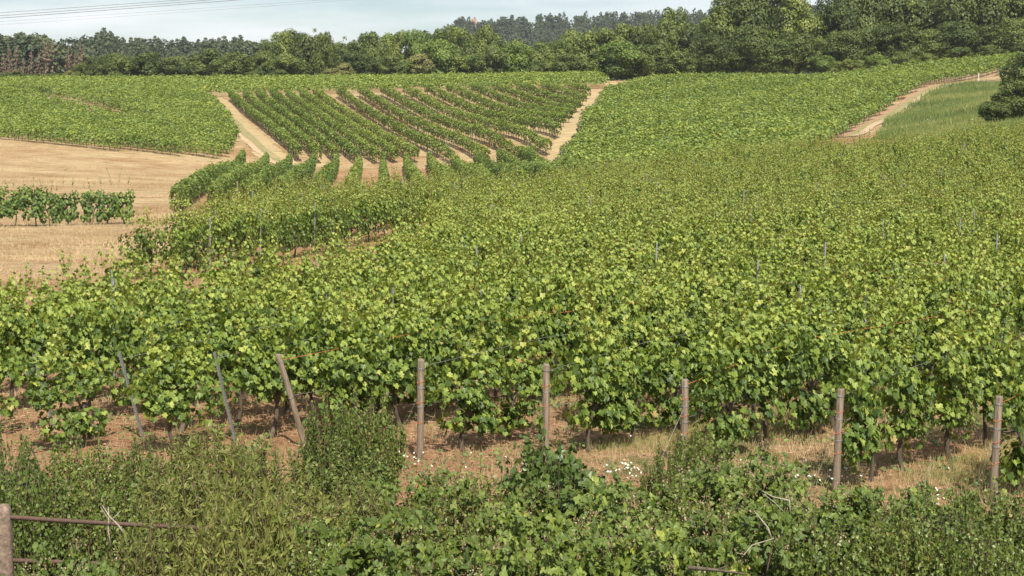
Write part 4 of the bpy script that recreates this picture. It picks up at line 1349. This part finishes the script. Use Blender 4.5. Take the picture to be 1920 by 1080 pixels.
X, Y = clumped(130000, 28, 75, 130, 290, lambda x, y: inside(x, y, MOUND), k=60, spread=1.2)
blades('slope_grass', X, Y, .25, .9, .09, 'slopegrass', 'tall mixed green grass on the mound beside the sandy track', 'grass', g2)
# low weeds on the soil
X, Y = clumped(11000, -12, 9, 21, 42, lambda x, y: y > 20.5, k=26, spread=.22)
b = MB()
n = len(X)
p = np.stack([X, Y, zg(X, Y) + g2.uniform(.01, .10, n)], -1)
leaves(b, OVATE, p, rnd(n, .4, g2) + [0, -.2, 1], sph(n, g2) * [1, 1, .2], g2.uniform(.04, .10, n), 0, g2.random(n))
tag(link('weeds', b.mesh('weeds', [M['weed']])), 'scattered low green weeds on the reddish soil under the vines', 'weeds', None, 'stuff')
b = MB()
spots = [(1180, 878, 24.6, 24, .2), (1700, 945, 22.3, 8, .3), (1745, 915, 22.9, 12, .4), (900, 880, 24.6, 9, .5), (760, 872, 25.4, 14, .2), (1390, 905, 23.6, 12, .3), (1480, 865, 25.2, 7, .7), (1540, 880, 24.2, 10, .25), (1830, 880, 23.4, 8, .7), (1250, 840, 26.5, 6, .7)]
for (px, py, D, m, sp_) in spots:
    x, y = gd(px, py, D)
    X = x + g2.normal(0, sp_, m); Y = y + g2.normal(0, sp_, m)
    p = np.stack([X, Y, zg(X, Y) + g2.uniform(.10, .34, m)], -1)
    for a in range(3):
        leaves(b, OVATE, p, rnd(m, .3, g2) + [0, -.6, .8], sph(m, g2), g2.uniform(.016, .03, m), 0, g2.random(m))
# pale seed heads on the grassy mound
X, Y = clumped(70, 36, 62, 165, 255, lambda x, y: inside(x, y, MOUND), k=7, spread=2.2)
m = len(X)
leaves(b, QUAD, np.stack([X, Y, zg(X, Y) + g2.uniform(.5, 1.0, m)], -1), rnd(m, .3, g2) + [0, -.6, .8], sph(m, g2), g2.uniform(.06, .10, m), 0, g2.random(m))
tag(link('white_flowers', b.mesh('white_flowers', [M['petal']])), 'small white wildflowers in the grass under vines and on the mound', 'flowers', None, 'stuff')
# clods of turned soil
b = MB()
n = 2600
X = g2.uniform(-12, 9, n); Y = g2.uniform(21.5, 40, n)
p = np.stack([X, Y, zg(X, Y) + .01], -1)
base = np.array([(1, 0, 0), (0, 1, 0), (-1, 0, 0), (0, -1, 0), (0, 0, .55)])
s = g2.uniform(.012, .045, n)
V = p[:, None] + base[None] * s[:, None, None] * g2.uniform(.6, 1.4, (n, 5, 3))
off = (np.arange(n) * 5)[:, None, None]
b.add(V.reshape(-1, 3), (off + np.array([[0, 1, 4], [1, 2, 4], [2, 3, 4], [3, 0, 4]])[None]).reshape(-1, 3))
M['clod'] = rough_mat('soil_clod', (.22, .13, .075), (.42, .27, .165), 6)
tag(link('soil_clods', b.mesh('soil_clods', [M['clod']])), 'crumbly reddish soil clods between the front vines', 'soil', None, 'stuff')

# ------------------------------------------------------------------ fence in the lower left corner
fx, fy = gd(8, 1000, 16.2)
fz = z1(fx, fy)
top = P(8, 945, 16.2)[2] - fz
root = link('pipe_fence', None, None, (fx, fy, fz))
tag(root, 'old concrete post fence with two rusty pipe rails in the lower left corner', 'fence')
def conc_post(h, seed):
    r = np.random.default_rng(seed)
    b = MB()
    zz = np.array([-.2, .0, .3, .6, .9, 1.2, h - .12, h - .05, h - .01, h])
    ww = np.array([.088, .086, .083, .08, .078, .076, .074, .066, .045, .015])
    a = np.linspace(0, 2 * math.pi, 17)[:-1] + math.pi / 16
    sq = 1 / np.maximum(np.abs(np.cos(a)), np.abs(np.sin(a))) ** .8
    V = np.array([(w_ * sq[k] * math.cos(a[k]) + r.normal(0, .002), w_ * sq[k] * math.sin(a[k]) + r.normal(0, .002), z_ + r.normal(0, .002)) for z_, w_ in zip(zz, ww) for k in range(16)])
    i = np.arange(len(zz) - 1)[:, None] * 16; j = np.arange(16)[None]
    b.add(V, [np.stack([i + j, i + (j + 1) % 16, i + 16 + (j + 1) % 16, i + 16 + j], -1).reshape(-1, 4), (np.arange(16) + 16 * (len(zz) - 1))[None]])
    return b.mesh('post', [M['concrete']], True)
link('post', conc_post(top, 1), root)
far = P(640, 1000, 16.9)
for (ya, yb, ) in ((969, 995), (1050, 1062)):
    a, b_ = P(8, ya, 16.2), P(520, yb, 16.9)
    t = np.linspace(-.06, 1.0, 14)[:, None]
    pts = a * (1 - t) + b_ * t - [fx, fy, fz]
    pts[:, 2] -= .015 * np.sin(t[:, 0] * math.pi)
    b = MB(); tube(b, pts, .023, 10)
    rail = link('rail', b.mesh('rail', [M['rust']], True), root)

# dead branches
def branch(name, pts, rad, lb, forks, mat='deadwood'):
    b = MB()
    pts = np.array([P(*p) for p in pts])
    org = pts[0].copy()
    tube(b, pts - org, np.linspace(rad, rad * .45, len(pts)), 6)
    for f in forks:
        q_ = np.array([P(*p) for p in f]) - org
        tube(b, q_, np.linspace(rad * .6, rad * .25, len(q_)), 5)
    tag(link(name, b.mesh(name, [M[mat]], True), None, org), lb, 'branch', 'dead branches in the thicket')
branch('dead_branch', [(208, 1025, 15.7), (203, 995, 15.7), (204, 970, 15.75), (203, 950, 15.8)], .009, 'bleached dead twig standing before the rusty top rail', [[(204, 975, 15.75), (196, 962, 15.8), (188, 950, 15.8)], [(204, 985, 15.75), (216, 970, 15.7), (226, 958, 15.7)]])
branch('dead_branch', [(232, 1000, 15.6), (222, 985, 15.6), (205, 968, 15.6), (192, 948, 15.7)], .012, 'thicker bleached branch leaning across the rusty top rail', [[(210, 975, 15.6), (222, 962, 15.6)]])
branch('dead_branch', [(1482, 965, 17.5), (1480, 938, 17.5), (1450, 932, 17.5), (1428, 920, 17.6)], .012, 'bleached bent branch above the brambles below the tall wooden post', [[(1478, 968, 17.5), (1455, 945, 17.5), (1432, 926, 17.5)]])
branch('dead_branch', [(1447, 1010, 15.6), (1440, 990, 15.6), (1420, 965, 15.7), (1414, 958, 15.7)], .010, 'pale bare twig among the brambles below the bent branch', [[(1450, 1010, 15.6), (1410, 1022, 15.5), (1395, 1040, 15.4), (1380, 1036, 15.4)]])
branch('dead_branch', [(1290, 1064, 15.1), (1345, 1069, 15.1), (1395, 1076, 15.1)], .022, 'thick brown fallen branch lying at the bottom in the brambles', [[(1345, 1069, 15.1), (1365, 1060, 15.1)]], 'bark')
branch('dead_branch', [(1737, 905, 22.5), (1742, 885, 22.5), (1746, 868, 22.5), (1745, 855, 22.5)], .007, 'thin white bare shoot standing in the grass before the right vines', [])

# fence rail along the sandy track, and small marker posts
b = MB()
line = [P(px, py, D) for px, py, D in [(1772, 152, 267), (1830, 147, 272), (1900, 143, 277), (1960, 139, 281)]]
root = link('track_fence', None, None, line[0])
tag(root, 'grey wooden rail fence at the top end of the sandy track', 'fence')
for p in line:
    b = MB(); z = z1(p[0], p[1])
    tube(b, [np.array([p[0], p[1], z - .1]) - line[0], np.array([p[0], p[1], z + 1.15]) - line[0]], .08, 6)
    link('post', b.mesh('post', [M['wood']]), root)
for hh in (.55, 1.0):
    b = MB()
    tube(b, [np.array([p[0], p[1], z1(p[0], p[1]) + hh]) - line[0] for p in line], .045, 5)
    link('rail', b.mesh('rail', [M['wood']]), root)
b = MB(); tube(b, [(0, 0, -.1), (0, 0, 1.5)], .055, 7)
wpost = b.mesh('white_post', [M['petal']])
x, y = gd(1835, 147, 271)
tag(link('white_post', wpost, None, (x, y, z1(x, y))), 'pale white post standing by the rail fence on the mound', 'post')
b = MB(); tube(b, [(0, 0, -.1), (0, 0, .75)], .04, 6)
mk = b.mesh('marker_post', [M['trunk']])
for i, (px, py, D) in enumerate([(1612, 256, 199), (1636, 241, 208), (1655, 230, 216), (1695, 203, 233), (1711, 190, 240), (1747, 167, 256)]):
    x, y = gd(px, py, D)
    tag(link('marker_post', mk, None, (x + 1.2, y, z1(x + 1.2, y))), f'{ordw(i + 1)} small dark stake from the bottom along the sandy track', 'post', 'small stakes along the sandy track')
# taller trellis end stakes on the slopes
for i, (px, py, D, hh, lb) in enumerate([(1577, 255, 205, 2.3, 'tall grey stake at the lower right corner of the right slope vines'), (870, 178, 283, 2.6, 'pale stake standing above the top of the striped slope'),
                                         (962, 303, 203, 2.4, 'pale stake at the foot of the striped slope'), (446, 405, 103, 1.9, 'wooden stake beside the second trimmed vine row in the dip'), (13, 186, 284, 2.2, 'pale stake above the far left slope vines')]):
    x, y = gd(px, py, D)
    b = MB(); tube(b, [(0, 0, -.1), (0, 0, hh)], .05, 6)
    tag(link('row_stake', b.mesh('row_stake', [M['wood']]), None, (x, y, z1(x, y))), lb, 'stake', 'stakes at the row ends')

# power lines crossing the sky at the upper left
for i, (y0, y1, D, r0, lb) in enumerate([(24.5, -22, 150, .020, 'uppermost power line in the upper left sky'), (30, -19, 150, .022, 'middle dark power line in the upper left sky'), (34.5, -15, 150, .024, 'lowest dark power line in the upper left sky'),
                                     (41, -2, 190, .011, 'faint thin power line just below the three dark ones'), (47, 2, 190, .010, 'lowest faint power line across the sky')]):
    b = MB()
    xs = np.linspace(-400, 1500, 24)
    pts = [P(x_, y0 + (y1 - y0) * (x_ / 640) - 6e-6 * (x_ - 300) ** 2, D + x_ * .02) for x_ in xs]
    tube(b, pts, r0, 5)
    tag(link('power_line', b.mesh('power_line', [M['cable']])), lb, 'cable', 'power lines across the sky')

# ------------------------------------------------------------------ air: a closed box of even haze round everything
b = MB()
x0, x1, y0, y1, za, zb = -700., 900., -60., 1900., -8., 150.
V = np.array([(x, y, z) for z in (za, zb) for y in (y0, y1) for x in (x0, x1)])
b.add(V, np.array([[0, 2, 3, 1], [4, 5, 7, 6], [0, 1, 5, 4], [2, 6, 7, 3], [0, 4, 6, 2], [1, 3, 7, 5]]))
hm, t = new_mat('haze_air')
o = N(t, 'ShaderNodeOutputMaterial')
v = N(t, 'ShaderNodeVolumePrincipled')
v.inputs['Color'].default_value = (.86, .91, 1.0, 1)
v.inputs['Density'].default_value = .00010
v.inputs['Anisotropy'].default_value = .2
t.links.new(v.outputs[0], o.inputs['Volume'])
tag(link('haze', b.mesh('haze', [hm])), 'thin summer haze lying over the valley and the far woods', 'haze', None, 'stuff')
